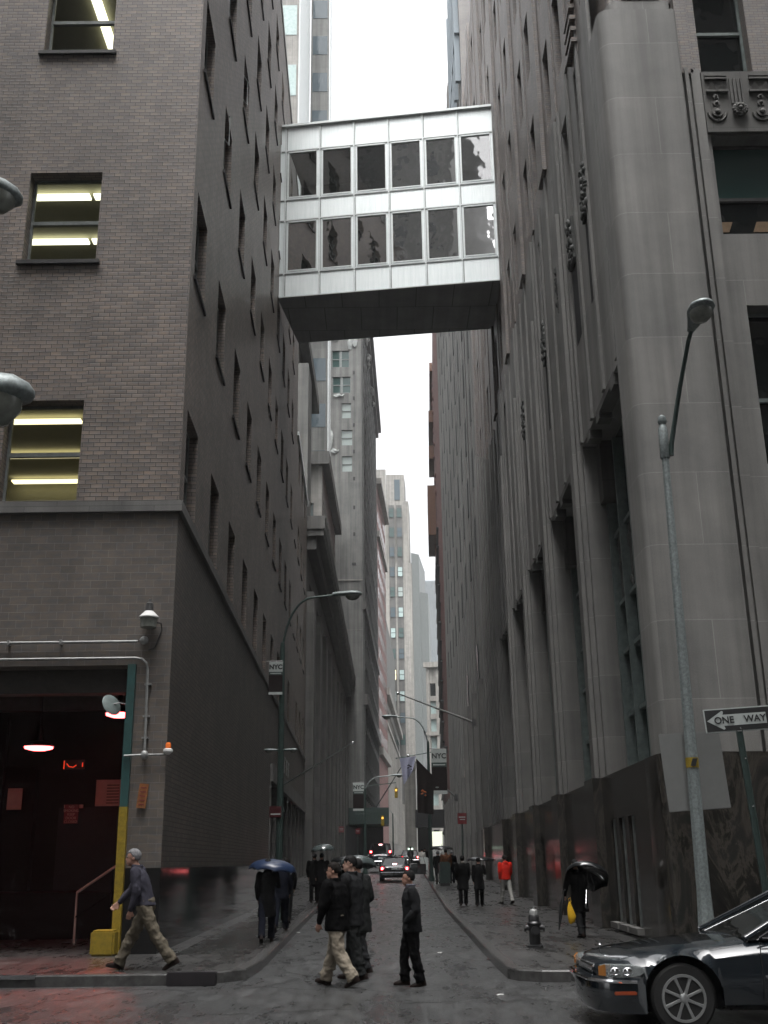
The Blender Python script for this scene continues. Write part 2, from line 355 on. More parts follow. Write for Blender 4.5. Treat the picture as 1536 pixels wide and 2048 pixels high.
def text_mesh(name, s, size, mat, parent, loc, rot=(PI/2, 0, 0), sx=1.0, ext=.002, bold=.0):
    cu = bpy.data.curves.new(name, 'FONT'); cu.body = s; cu.size = size; cu.extrude = ext; cu.align_x = 'CENTER'; cu.align_y = 'CENTER'; cu.offset = bold
    t = bpy.data.objects.new(name, cu); COL.objects.link(t); dg = bpy.context.evaluated_depsgraph_get(); dg.update()
    me = bpy.data.meshes.new_from_object(t.evaluated_get(dg)); bpy.data.objects.remove(t); me.materials.clear(); me.materials.append(M[mat])
    o = bpy.data.objects.new(name, me); COL.objects.link(o); o.parent = parent; o.location = loc; o.rotation_euler = rot; o.scale = (sx, 1, 1); return o

def gz(y):                 # road height: flat, then a gentle rise
    return 0 if y < 40 else (y-40)*.02 if y < 240 else 4.0
def strip(name, xs, ys, mat, z=0.0, kind='structure', skirt=False):
    mb = MB()
    for a, b in zip(ys, ys[1:]):
        la, ra = xs(a); lb, rb = xs(b)
        mb.quad((la, a, gz(a)+z), (ra, a, gz(a)+z), (rb, b, gz(b)+z), (lb, b, gz(b)+z))
        if skirt:
            mb.quad((la, a, gz(a)+z), (lb, b, gz(b)+z), (lb, b, gz(b)-.05), (la, a, gz(a)-.05)); mb.quad((ra, a, gz(a)+z), (rb, b, gz(b)+z), (rb, b, gz(b)-.05), (ra, a, gz(a)-.05))
    o = mb.out(name, mat); tag(o, kind=kind); return o
# ------------------------------------------------------------------ ground
YS = [40, 60, 80, 110, 150, 200, 240, 420]
LW = lambda y: -4.08-.0264*(y-20.5) if y < 76 else -5.54+.0035*(y-76)      # left facade line
RW = lambda y: 5.15+.0191*(y-20)                                            # right facade line
LC = lambda y: -2.02-.0203*(y-17.4) if y < 76 else -3.2
RC = lambda y: 1.74+.0145*(y-16.4)
g = MB()
g.quad((-400, -60, 0), (400, -60, 0), (400, 40, 0), (-400, 40, 0))
for a, b in zip(YS, YS[1:]): g.quad((-400, a, gz(a)), (400, a, gz(a)), (400, b, gz(b)), (-400, b, gz(b)))
g.quad((-1500, 420, 4), (1500, 420, 4), (1500, 2500, 4), (-1500, 2500, 4))
tag(g.out('road', 'asphalt'), kind='structure')
def corner(cx, cy, r, sgn, n=8):     # rounded curb corner
    return [(cx+sgn*r*math.sin(i/n*PI/2), cy+r-r*math.cos(i/n*PI/2)) for i in range(n+1)]
def pave(name, outer, mat, z=.15):
    mb = MB(); mb.prism(outer, -.05, z); return tag(mb.out(name, mat), kind='structure')
# left pavement polygon (corner round towards the street) and right pavement
cl = [(-30, 16.75), (-3.2, 16.75), (-2.75, 16.85), (-2.4, 17.05), (-2.12, 17.4), (LC(19), 19), (LC(40), 40)]
pave('sidewalk_left', cl+[(-40, 40)], 'sidewalk_slab')
gb = MB()
for i in range(int((40-20.2)/.3)):
    y = 20.2+i*.3
gb.quad((LW(20.2)+.35, 20.3, .154), (LC(20.2)-.32, 20.3, .154), (LC(40)-.32, 39.9, .154), (LW(40)+.35, 39.9, .154)); tag(gb.out('sidewalk_grating', 'sidewalk_grating'), kind='structure')
cr = [(40, 16.5), (2.6, 16.5), (2.2, 16.55), (1.9, 16.75), (1.78, 17.1), (RC(19), 19), (RC(40), 40), (40, 40)]
pave('sidewalk_right', cr, 'sidewalk_slab')
strip('sidewalk_left_far', lambda y: (-40, LC(y)), YS, 'sidewalk_slab', .15, skirt=True)
strip('sidewalk_right_far', lambda y: (RC(y), 40), YS, 'sidewalk_slab', .15, skirt=True)
def curb(name, path, w=.17, z=.158):
    mb = MB(); L = [Vector((*q, 0)) for q in path]; rings = []
    for i, q in enumerate(L):
        d = (L[min(i+1, len(L)-1)]-L[max(i-1, 0)]).normalized(); n = Vector((-d.y, d.x, 0)); zz = gz(q.y)
        rings.append([q+Vector((0, 0, zz-.05))-n*.012, q+Vector((0, 0, zz+z-.02))-n*.012, q+Vector((0, 0, zz+z)), q+n*w+Vector((0, 0, zz+z)), q+n*w+Vector((0, 0, zz-.05))])
    mb.loft(rings); return tag(mb.out(name, 'curb_granite'), kind='structure')
far = [(LC(y), y) for y in (24, 32, 40, 60, 80, 110, 150, 200, 240)]
curb('curb_left', cl[:-1][:1]+cl[1:6]+far)
farr = [(RC(y), y) for y in (24, 32, 40, 60, 80, 110, 150, 200, 240)]
curb('curb_right', [(q[0], q[1]) for q in ([(40, 16.5), (2.6, 16.5), (2.2, 16.55), (1.9, 16.75), (1.78, 17.1), (RC(19), 19)]+farr)][::-1])
tag(MB().box(-3.15, -2.45, 16.62, 16.78, 0.0, .185, .01).out('curb_plate', 'black_steel', smooth=30), 'dark steel plate facing the left street corner kerb behind the crossing', 'kerb plate')
tag(MB().box(-7.0, -5.05, 16.70, 16.78, .11, .172).out('curb_edging', 'steel_edge'), 'bright steel kerb edging in front of the garage entrance', 'kerb edging')

# ------------------------------------------------------------------ windows
def sash(w, h, fm='frame_gray', gm='glass_dark', mid=True, t=.05, name='window', vert=0):
    """window mesh in local u(x) z frame facing -y; part window > pane; origin bottom centre"""
    f = MB(); d = .06
    f.box(-w/2, -w/2+t, -d, 0, 0, h); f.box(w/2-t, w/2, -d, 0, 0, h); f.box(-w/2+t, w/2-t, -d, 0, 0, t); f.box(-w/2+t, w/2-t, -d, 0, h-t, h)
    if mid: f.box(-w/2+t, w/2-t, -d-.015, 0, h/2-.03, h/2+.03)
    for k in range(vert):
        x = -w/2+w*(k+1)/(vert+1); f.box(x-.02, x+.02, -d+.005, 0, t, h-t)
    fo = f.out(name, fm); g = MB(); g.quad((-w/2+t, -.02, t), (w/2-t, -.02, t), (w/2-t, -.02, h-t), (-w/2+t, -.02, h-t)); go = g.out('pane', gm, fo)
    return fo
def each(parent, fr, boxes, name, mat):
    for bx in boxes:
        mb = MB(); mb.ubox(fr, *bx); add(mb.out(name, mat), parent)
def put_windows(parent, spots, proto_args, rz, name='window'):
    proto = None
    for (x, y, z) in spots:
        if proto is None:
            proto = sash(*proto_args[0], **proto_args[1]); proto.parent = parent; o = proto
        else: o = copy_tree(proto, parent)
        o.location = (x, y, z); o.rotation_euler = (0, 0, rz)
    return proto

# ------------------------------------------------------------------ left brick building
LB = empty('brick_building', (-4.08, 20.5, 0), label='tall brown brick office block with lit windows and a garage bay at the left corner', cat='building')
def add(o, parent):        # parent keeping world coords for identity-placed meshes
    o.parent = parent; o.matrix_parent_inverse = Matrix.Translation(-parent.location) if parent.rotation_euler.z == 0 else parent.matrix_basis.inverted(); return o
DL = Vector((-.0264, 1)).normalized()
fl = frame((-4.08, 20.5), DL, (1, .0264))                     # side wall, n outward to the street
ff = frame((-4.08, 20.5), (-1, 0), (0, -1))                    # front wall, u goes to the left
rows = [(8.62, 10.85), (14.0, 16.25), (19.55, 21.75), (24.7, 26.9), (29.1, 31.2), (33.4, 35.5), (37.6, 39.5)]
cols = [1.35+3.9*i for i in range(10)]
holes = [(c-.8, c+.8, a, b, .34) for c in cols for a, b in rows]
lowcols = [1.35+3.9*i for i in (10, 11, 12, 13)]
holes2 = [(c-.8, c+.8, a, b, .34) for c in lowcols for a, b in rows[:4]]
mb = MB(); wall(mb, fl, 0, 41.6, 8.6, 42, holes); wall(mb, fl, 41.6, 55.6, 8.6, 27, [h for h in holes2 if h[3] < 27])
fh = [(2.07, 3.67, 8.65, 10.85, .42), (2.07, 3.67, 14.15, 16.4, .42), (2.07, 3.67, 19.7, 21.9, .42)]
wall(mb, ff, 0, 16, 8.6, 42, fh)
mb.quad(fl(0, 42), fl(41.6, 42), fl(41.6, 42, -16), fl(0, 42, -16)); mb.quad(fl(41.6, 27), fl(55.6, 27), fl(55.6, 27, -16), fl(41.6, 27, -16))
mb.quad(fl(41.6, 0), fl(41.6, 42), fl(41.6, 42, -16), fl(41.6, 0, -16)); mb.quad(fl(55.6, 0), fl(55.6, 27), fl(55.6, 27, -16), fl(55.6, 0, -16))
add(mb.out('wall', 'brick'), LB)
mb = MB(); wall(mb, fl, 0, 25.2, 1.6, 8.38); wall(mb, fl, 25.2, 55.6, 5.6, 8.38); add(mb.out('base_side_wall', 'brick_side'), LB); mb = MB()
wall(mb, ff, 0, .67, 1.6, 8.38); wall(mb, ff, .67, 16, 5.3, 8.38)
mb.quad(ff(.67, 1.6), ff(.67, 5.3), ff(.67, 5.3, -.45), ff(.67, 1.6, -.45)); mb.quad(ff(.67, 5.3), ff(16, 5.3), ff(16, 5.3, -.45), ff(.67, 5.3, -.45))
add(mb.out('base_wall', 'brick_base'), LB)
mb = MB(); wall(mb, fl, 0, 25.2, 0, 1.6, n=.004); wall(mb, ff, 0, .67, 0, 1.6, n=.004); mb.quad(ff(.67, 0), ff(.67, 1.6), ff(.67, 1.6, -.45), ff(.67, 0, -.45))
add(mb.out('polished_base', 'polished_base'), LB)
mb = MB(); pf = [fl(55.6, 0, .09), fl(0, 0, .09)+Vector((0, -.09, 0)), Vector((-20, 20.41, 0)), Vector((-20, 20.52, 0)), fl(0, 0, -.02)+Vector((-.03, .05, 0)), fl(55.6, 0, -.05)]
mb.prism([(q.x, q.y) for q in pf], 8.38, 8.6); add(mb.out('ledge', 'ledge_stone'), LB)
mb = MB(); mb.ubox(fl, 0, 41.7, -.3, .05, 42, 42.4); add(mb.out('coping', 'ledge_stone'), LB)
mb = MB(); mb.ubox(fl, 41.65, 55.7, -.35, .1, 27, 27.25); o = add(mb.out('coping', 'window_sheen'), LB)
sp = [fl(c, a+.06, -.26) for c in cols for a, b in rows]+[fl(c, a+.06, -.26) for c in lowcols for a, b in rows[:3]]
rz = math.atan2(DL.y, DL.x)
proto = sash(1.6, 2.16); proto.parent = LB; first = True
sl_ = MB().box(-.86, .86, -.31, .04, -.1, -.01).out('sill', 'black_steel', proto)
for q in sp:
    o = proto if first else copy_tree(proto, LB); first = False
    o.location = q-LB.location; o.rotation_euler = (0, 0, rz)
# a few small ventilators stuck open (bright outlines)
for k, (c, z) in enumerate([(cols[1]-.25, 20.9+.1), (cols[2]-.1, 25.6), (cols[0]+.1, 27.2)]):
    mb = MB(); a = fl(c-.22, z, -.12); b_ = fl(c+.22, z, .02); hh = .95
    mb.tube([a, b_, b_+Vector((0, 0, hh)), a+Vector((0, 0, hh)), a], .018, 6); o = add(mb.out('casement', 'window_sheen'), LB)
# front windows (lit rooms)
for k, (a, b) in enumerate([(8.65, 10.85), (14.15, 16.4), (19.7, 21.9)]):
    f = MB(); x0, x1 = -7.75, -6.15; y = 20.86; t = .055
    f.box(x0, x0+t, y-.06, y, a, b); f.box(x1-t, x1, y-.06, y, a, b); f.box(x0+t, x1-t, y-.06, y, a, a+t); f.box(x0+t, x1-t, y-.06, y, b-t, b); f.box(x0+t, x1-t, y-.085, y, (a+b)/2-.045, (a+b)/2+.045)
    w = add(f.out('lit_window', 'frame_gray'), LB)
    g = MB(); g.quad((x0+t, y-.03, a+t), (x1-t, y-.03, a+t), (x1-t, y-.03, b-t), (x0+t, y-.03, b-t)); p_ = g.out('pane', 'glass_clear', w)
    if k: s_ = MB().box(x0-.1, x1+.1, 20.42, 20.84, a-.09, a-.002); add(s_.out('window_sill', 'frame_dark'), LB)
    r = MB(); zc = b+.75; X0, X1, Y0, Y1 = -10.2, -5.2, 20.95, 27.5
    r.quad((X0, Y0, zc), (X1, Y0, zc), (X1, Y1, zc), (X0, Y1, zc)); r.quad((X0, Y1, a-.6), (X1, Y1, a-.6), (X1, Y1, zc), (X0, Y1, zc)); r.quad((X0, Y0, a-.6), (X1, Y0, a-.6), (X1, Y1, a-.6), (X0, Y1, a-.6))
    r.quad((X0, Y0, a-.6), (X0, Y1, a-.6), (X0, Y1, zc), (X0, Y0, zc)); r.quad((X1, Y0, a-.6), (X1, Y1, a-.6), (X1, Y1, zc), (X1, Y0, zc))
    r.quad((X0, Y0, b+.1), (X1, Y0, b+.1), (X1, Y0, zc), (X0, Y0, zc))
    add(r.out('lit_room', 'ceiling_olive' if k != 2 else 'ceiling_olive'), LB)
    if k < 2:
        ys = (22.35, 24.3, 26.6) if k else (23.1, 25.3, 27.2)
        for i, yy in enumerate(ys):
            zz = zc-.09; gap = -6.95+(-.5 if i == 1 else .05)
            for xa, xb in ((X0+.3, gap-.05), (gap+.05, X1-.2)):
                s_ = MB().box(xa, xb, yy-.11, yy+.11, zz-.05, zz); add(s_.out('light_strip', 'tube_light' if k else 'tube_warm'), LB)
    else:
        for (xa, xb) in ((-7.2, -6.95),):
            s_ = MB().box(xa, xb, 21.3, 26.5, zc-.14, zc-.09); add(s_.out('light_strip', 'tube_light'), LB)
# storefront low on the side wall
SF = MB(); 
each(LB, fl, [(25.2+i*3.8, 25.2+i*3.8+.35, -.3, .03, 0, 4.89) for i in range(8)], 'shop_pier', 'ledge_stone')
SF.ubox(fl, 25.2, 55.6, -.3, .12, 4.9, 5.6)
add(SF.out('storefront', 'ledge_stone'), LB)
mb = MB(); mb.ubox(fl, 25.2, 55.6, -.35, -.3, 0, 4.9); add(mb.out('storefront_glass', 'glass_dark'), LB)
each(LB, fl, [(29.5, 30.1, -.29, -.22, 1.0, 4.3), (33.4, 34.4, -.29, -.22, 1.2, 4.4)], 'shop_display', 'stone_gray')
mb = MB(); random.seed(3)
for i in range(5):
    u = 29+i*1.5; mb.ubox(fl, u, u+.12, .12, .16, 5.75, 6.5); mb.ubox(fl, u+.12, u+.55, .12, .16, 6.38, 6.5); mb.ubox(fl, u+.12, u+.45, .12, .16, 6.05, 6.15)
add(mb.out('shop_lettering', 'pipe_gray'), LB)
# ---- garage bay interior
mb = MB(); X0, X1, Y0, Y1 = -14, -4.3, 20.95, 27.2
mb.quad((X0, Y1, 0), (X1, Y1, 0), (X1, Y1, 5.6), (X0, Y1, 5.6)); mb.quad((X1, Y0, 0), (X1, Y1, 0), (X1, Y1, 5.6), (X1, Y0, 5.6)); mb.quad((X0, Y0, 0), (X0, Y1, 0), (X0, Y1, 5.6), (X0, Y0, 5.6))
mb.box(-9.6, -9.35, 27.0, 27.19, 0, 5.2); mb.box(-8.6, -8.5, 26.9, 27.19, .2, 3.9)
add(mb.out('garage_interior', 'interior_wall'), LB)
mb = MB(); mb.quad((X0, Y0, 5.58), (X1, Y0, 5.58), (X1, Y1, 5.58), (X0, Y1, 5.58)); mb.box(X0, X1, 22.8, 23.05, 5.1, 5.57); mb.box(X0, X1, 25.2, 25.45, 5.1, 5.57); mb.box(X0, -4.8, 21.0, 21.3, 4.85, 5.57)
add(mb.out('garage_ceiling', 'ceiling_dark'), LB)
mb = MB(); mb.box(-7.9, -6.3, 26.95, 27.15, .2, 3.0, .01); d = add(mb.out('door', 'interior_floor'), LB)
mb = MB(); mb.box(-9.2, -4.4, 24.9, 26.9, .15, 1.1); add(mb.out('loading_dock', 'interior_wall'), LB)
for nm, bx, mt in (('wall_sign', (-7.02, -5.6, 26.9, 26.94, 3.02, 3.64), 'sign_paper'), ('wall_sign', (-9.14, -8.79, 26.86, 26.89, 2.96, 3.46), 'sign_paper'), ('door_closer', (-7.75, -7.3, 26.86, 26.93, 2.98, 3.06), 'sign_paper')):
    add(MB().box(*bx).out(nm, mt), LB)
mb = MB(); mb.box(-7.83, -7.33, 26.84, 26.88, 3.9, 4.12); e_ = add(mb.out('exit_sign', 'black_paint'), LB)
mb = MB(); mb.tube([(-7.76, 26.83, 4.03), (-7.7, 26.83, 3.96), (-7.6, 26.83, 3.94), (-7.52, 26.83, 3.99)], .012, 6); mb.box(-7.38, -7.36, 26.82, 26.84, 3.95, 4.05); mb.box(-7.83, -7.81, 26.82, 26.84, 3.9, 4.1); o = mb.out('exit_letters', 'exit_glow', e_)
o.matrix_parent_inverse = Matrix.Translation(-LB.location+LB.location)
sg = add(MB().box(-7.72, -7.38, 26.80, 26.83, 2.62, 3.06).out('door_notice', 'sign_red'), LB)
for i, s_ in enumerate(('NO', 'SMOKING', 'KEEP', 'DOOR', 'CLOSED')):
    text_mesh('notice_text', s_, .085, 'sign_paper', sg, (-7.55, 26.795, 3.0-i*.085)) 
# menu lines on the big board
mb = MB()
for i in range(7): mb.box(-6.75, -6.45, 26.885, 26.9, 3.08+i*.07, 3.10+i*.07)
add(mb.out('board_text', 'sign_black'), LB)

def heat_lamp(x, y, z, r, lab, spot=0):
    L = empty('pendant_lamp', (x, y, z), label=lab, cat='lamp', group='red heat lamps in the garage')
    MB().lathe([(.03, .45), (.05, .4), (.07, .14), (r*.55, .12), (r*.98, .02), (r, 0), (r*.92, .015), (.05, .10)], seg=28).out('lamp_shade', 'black_paint', L, 40)
    MB().lathe([(r*.9, .012), (r*.88, -.035), (r*.5, -.07), (.01, -.08)], seg=28).out('lamp_glow', 'heat_lamp_core', L, 60)
    MB().tube([(0, 0, .4), (0, 0, 5.57-z)], .015, 6).out('cord', 'black_paint', L)
    l = bpy.data.lights.new('bulb_light', 'POINT'); l.energy = 3.2; l.color = (1, .07, .03); l.shadow_soft_size = .15
    lo = bpy.data.objects.new('bulb_light', l); COL.objects.link(lo); lo.parent = L; lo.location = (0, 0, -.2)
    if spot:            # added spot, apart from the bulb, reddens the wet pavement outside
        l.energy = .8; l2 = bpy.data.lights.new('added_spot', 'SPOT'); l2.energy = 140; l2.color = (1, .10, .03); l2.spot_size = math.radians(58); l2.spot_blend = .9; l2.shadow_soft_size = .12
        o2 = bpy.data.objects.new('added_spot', l2); COL.objects.link(o2); o2.parent = L; o2.location = (0, 0, -.15); o2.rotation_euler = Vector((.15, 4.6, 4.4)).to_track_quat('Z', 'Y').to_euler()
heat_lamp(-7.55, 23.9, 4.13, .34, 'glowing red pendant lamp hanging lower in the middle of the garage')
heat_lamp(-5.42, 22.2, 4.6, .30, spot=1, lab= 'glowing red lamp half hidden behind the round mirror at the garage doorway')
# things on the front wall
def thing(name, lab, cat, loc, **kw): return empty(name, loc, label=lab, cat=cat, **kw)
t_ = thing('door_post', 'tall metal jamb post painted teal above and yellow below at the garage opening', 'post', (-4.80, 20.5, .15))
MB().box(-.075, .075, -.1, .06, 2.52, 5.15).out('upper_section', 'teal_paint', t_); MB().box(-.076, .076, -.1, .06, .0, 2.52).out('lower_section', 'yellow_paint', t_)
blk = MB().box(-.25, .17, -.32, .1, 0, .42, .035); o = blk.out('guard_block', 'yellow_paint', smooth=40, loc=(-4.92, 20.42, .15)); tag(o, 'chipped yellow concrete guard block at the foot of the garage post', 'guard block')
mb = MB(); mb.tube([(-14, 20.42, 5.74), (-4.72, 20.42, 5.74)], .028, 8); mb.ell((-4.6, 20.42, 5.76), (.085, .06, .085)); 
for x in (-9, -8, -7.2, -6.2): mb.box(x-.02, x+.02, 20.38, 20.5, 5.70, 5.79)
tag(mb.out('conduit', 'pipe_gray', smooth=50), 'long straight gray conduit ending in a round box below the wall floodlight', 'conduit', 'conduits on the garage front')
mb = MB(); mb.tube([(-14, 20.42, 5.42), (-4.74, 20.42, 5.42), (-4.62, 20.42, 5.40), (-4.53, 20.42, 5.32), (-4.50, 20.42, 5.2), (-4.47, 20.42, 3.66)], .026, 8)
mb.tube([(-4.84, 20.36, 3.58), (-4.5, 20.42, 3.6), (-4.12, 20.42, 3.6), (-4.04, 20.42, 3.66)], .022, 8); mb.ell((-4.47, 20.42, 3.6), (.07, .06, .085))
for z in (4.9, 4.3, 3.9): mb.box(-4.54, -4.42, 20.40, 20.5, z, z+.03)
tag(mb.out('conduit', 'pipe_gray', smooth=50), 'bent gray conduit running over the garage opening and down beside it', 'conduit', 'conduits on the garage front')
t_ = thing('warning_beacon', 'small orange warning beacon on a white socket at the brick corner', 'beacon', (-4.03, 20.4, 3.66))
MB().lathe([(.03, -.06), (.055, -.04), (.09, -.01), (.088, .03), (.055, .05)]).out('socket', 'white_paint', t_, 40); MB().lathe([(.05, .05), (.052, .12), (.04, .155), (.001, .165)]).out('lens', 'beacon_orange', t_, 40)
t_ = thing('floodlight', 'wall floodlight with white reflector and clear barrel above the garage corner', 'floodlight', (-4.5, 20.28, 5.98))
MB().lathe([(.15, 0), (.16, .17), (.17, .185)], seg=24).out('lens', 'lamp_lens', t_, 40); MB().lathe([(.19, .18), (.195, .20), (.09, .31), (.08, .32)], seg=24).out('reflector', 'white_paint', t_, 40)
MB().lathe([(.085, .32), (.07, .47), (.03, .5), (.02, .56), (.001, .57)]).out('ballast', 'frame_dark', t_, 40); MB().tube([(.15, .02, .1), (.22, .1, .1), (.22, .2, .0), (.1, .21, -.35), (-.02, .2, -.4)], .012, 6).out('cable', 'black_paint', t_)
t_ = thing('round_mirror', 'round green tinted mirror tilted at the edge of the garage opening', 'mirror', (-5.12, 20.32, 4.52))
o = MB().lathe([(.001, .03), (.12, .025), (.2, .005), (.21, 0), (.2, -.01), (.001, -.012)], seg=28).out('mirror_dish', 'frame_teal', t_, 60); o.rotation_euler = (math.radians(35), math.radians(64), 0)
MB().ell((0, 0, 0), (.03, .03, .03)).out('hub', 'chrome', t_, 60); MB().tube([(0, 0, 0), (.12, .05, .04), (.3, .12, .02)], .014, 6).out('bracket', 'frame_dark', t_)
t_ = thing('wall_plaque', 'small weathered orange notice plate tilted on the brick pier', 'sign', (-4.47, 20.46, 2.86)); o = MB().box(-.085, .085, -.02, .01, -.22, .22, .006).out('plate', 'sign_orange', t_); o.rotation_euler = (0, math.radians(6), 0)
mb = MB()
for i in range(5): mb.box(-.055, .055, -.026, -.022, -.16+i*.075, -.14+i*.075)
o = mb.out('plate_marks', 'sign_red', t_); o.rotation_euler = (0, math.radians(6), 0)
t_ = thing('stair_rail', 'red lit metal handrail sloping inside the garage behind the yellow post', 'handrail', (-6.2, 23.6, .15))
MB().tube([(-.2, 0, -.0), (-.2, 0, .98), (1.1, .1, 1.85)], .028, 8).out('rail', 'sign_paper', t_, 50); MB().tube([(-.2, 0, .5), (1.1, .1, 1.35)], .02, 8).out('lower_rail', 'interior_wall', t_, 50); MB().tube([(.5, .05, 0), (.5, .05, 1.42)], .02, 8).out('baluster', 'interior_wall', t_, 50)

# ------------------------------------------------------------------ right stone building
RB = empty('stone_building', (5.2, 20, 0), label='massive gray stone and brick office building with black marble base at the right corner', cat='building')
DR = Vector((.0191, 1)).normalized()
fr = frame((5.15, 20.0), DR, (-1, .0191))      # side wall facing the street
fq = frame((5.15, 20.0), (1, 0), (0, -1))      # front wall facing the camera
bays = [(1.0+6.4*k, 6.2+6.4*k) for k in range(5)]
wc = [3.1, 5.4, 7.7, 11.3, 13.7, 17.65, 20.5, 24.9, 27.3, 30.0, 33.2, 36.2, 39.0]
zr = [(23.1, 25.95), (27.85, 30.35), (32.6, 35.0), (37.4, 39.8), (42.4, 44.8), (47.0, 49.2)]
# lower stone with tall recessed bays
mb = MB(); wall(mb, fr, .9, 42, 3.48, 16.75, [(a, b, 3.48, 11.9, .75) for a, b in bays])
hs_ = [(c-.42, c+.42, a, b, .55) for c in wc for a, b in ((18.15, 21.35),)]
hs_ += [(c-.42, c+.42, 13.4, 16.749, .55) for c in ()]
wall(mb, fr, .9, 42, 16.75, 22.2, hs_)
# jamb blocks and piers
for a, b in bays: mb.ubox(fr, b-.001, b+.001, -.76, -.75, 3.5, 11.9)
add(mb.out('stone_wall', 'stone'), RB)
bx = []
for k, (a, b) in enumerate(bays):       # piers with fluted edges and mid-bay thin pilasters above the openings
    bx += [(b+.18, b+1.02, .0, .12, 3.48, 22.19), (b+.36, b+.84, .12, .22, 3.48, 19.2)]
    bx += [(u, u+.2, 0, .07, 11.95, 22.19) for u in (a+.02, a+1.68, a+3.36, a+4.98)]
bx += [(33.6+i*1.7, 34.3+i*1.7, 0, .25, 3.48, 22+.7*i) for i in range(5)]
each(RB, fr, bx, 'pilaster', 'stone')
bx = []
for a, b in bays:
    bx += [(q0, q1, -.3, .02, z_, 11.93) for q0, q1, z_ in ((a+.7, a+1.1, 11.62), (a+1.1, a+2.6, 11.76), (a+2.6, a+3.0, 11.62), (a+4.0, a+4.4, 11.66))]
    bx += [(a+.02, a+.6, -.74, -.32, 10.3, 11.85), (b-.5, b-.005, -.74, -.35, 10.3, 11.88)]
each(RB, fr, bx, 'lintel_block', 'stone_dark')
# tall window walls inside bays
for k, (a, b) in enumerate(bays):
    f = MB()
    for i in range(5):
        u = a+.03+(b-a-.16)*i/4; f.ubox(fr, u, u+.1, -.74, -.5, 3.5, 11.6)
    for z in (3.5, 7.6, 9.35, 6.4, 4.9): f.ubox(fr, a+.1, b-.1, -.74, -.6, z, z+.1)
    w = add(f.out('tall_window', 'frame_teal'), RB)
    g = MB(); g.ubox(fr, a, b, -.76, -.74, 3.5, 11.9); gg = g.out('pane', 'glass_teal', w)
    rel = MB(); random.seed(5)
    rel.ubox(fr, a+.1, b-.1, -.73, -.69, 7.7, 9.35)
    for i in range(60):
        q = fr(random.uniform(a+.2, b-.2), random.uniform(7.8, 9.2), -.68); rel.ell(q, (random.uniform(.03, .06), random.uniform(.05, .16), random.uniform(.05, .2)), 1)
    rr = rel.out('relief_panel', 'relief_iron', w, 60)
# upper brick with window slits
mb = MB(); wall(mb, fr, .9, 42, 22.2, 51, [(c-.5, c+.5, a, b, .5) for c in wc for a, b in zr])
mb.quad(fr(.9, 51), fr(42, 51), fr(42, 51, -18), fr(.9, 51, -18)); mb.quad(fr(42, 0), fr(42, 51), fr(42, 51, -18), fr(42, 0, -18))
for i in range(6): mb.ubox(fr, wc[0]-1.12+0, wc[0]-1.1, 0, .01, 22.3, 51)
fp = [9.35, 15.7, 22.2, 28.6, 35, 40.9]
for u in fp: mb.ubox(fr, u-.55, u+.55, .0, .13, 22.3, 51.5)
for u in [x for x in (4.25, 6.55, 12.5, 19.1, 26.1, 31.6, 37.6)]: mb.ubox(fr, u-.3, u+.3, 0, .05, 22.3, 51)
add(mb.out('brick_wall', 'brick_tan'), RB)
proto = MB()                          # stepped brick spandrel under each window, one object each
for i in range(4): proto.ubox(fr, 3.1-.48, 3.1+.48, -.02, .16, 23.1-.28-i*.36, 23.1-.16-i*.36)
proto.ubox(fr, 3.1-.55, 3.1+.55, -.02, .1, 23.05, 23.1); proto.ubox(fr, 3.1-.46, 3.1+.46, -.02, .012, 21.4, 23.05)
proto = add(proto.out('spandrel', 'brick'), RB); bl_ = proto.location.copy()
for c in wc:
    for a, b in zr[:4]:
        if (c, a) == (3.1, 23.1): continue
        o = proto.copy(); COL.objects.link(o); o.parent = RB; o.location = bl_+(fr(c, a)-fr(3.1, 23.1))
proto = sash(.98, 2.45, 'frame_teal', 'glass_dark'); proto.parent = RB; first = True; rzr = math.atan2(DR.y, DR.x)+PI
for c in wc:
    for a, b in zr:
        o = proto if first else copy_tree(proto, RB); first = False
        o.location = fr(c, a+.02, -.42)-RB.location; o.rotation_euler = (0, 0, rzr)
proto = sash(.82, 3.1, 'frame_teal', 'glass_dark'); proto.parent = RB; first = True
for c in wc[:8]:
    o = proto if first else copy_tree(proto, RB); first = False
    o.location = fr(c, 18.2, -.42)-RB.location; o.rotation_euler = (0, 0, rzr)
random.seed(9)
for c in wc[:6]:                    # carved iron ornaments above the lower slits
    rel = MB(); rel.ubox(fr, c-.4, c+.4, .0, .08, 16.85, 18.1)
    for i in range(34): rel.ell(fr(c+random.uniform(-.38, .38), random.uniform(16.9, 18.2), .08), (.06, random.uniform(.04, .09), random.uniform(.05, .14)), 2)
    add(rel.out('ornament', 'relief_iron', smooth=60), RB)
each(RB, fr, [(c-.36, c+.36, .004, .01, 14.6, 16.8) for c in wc[:6]], 'slit_window', 'slat_shade')
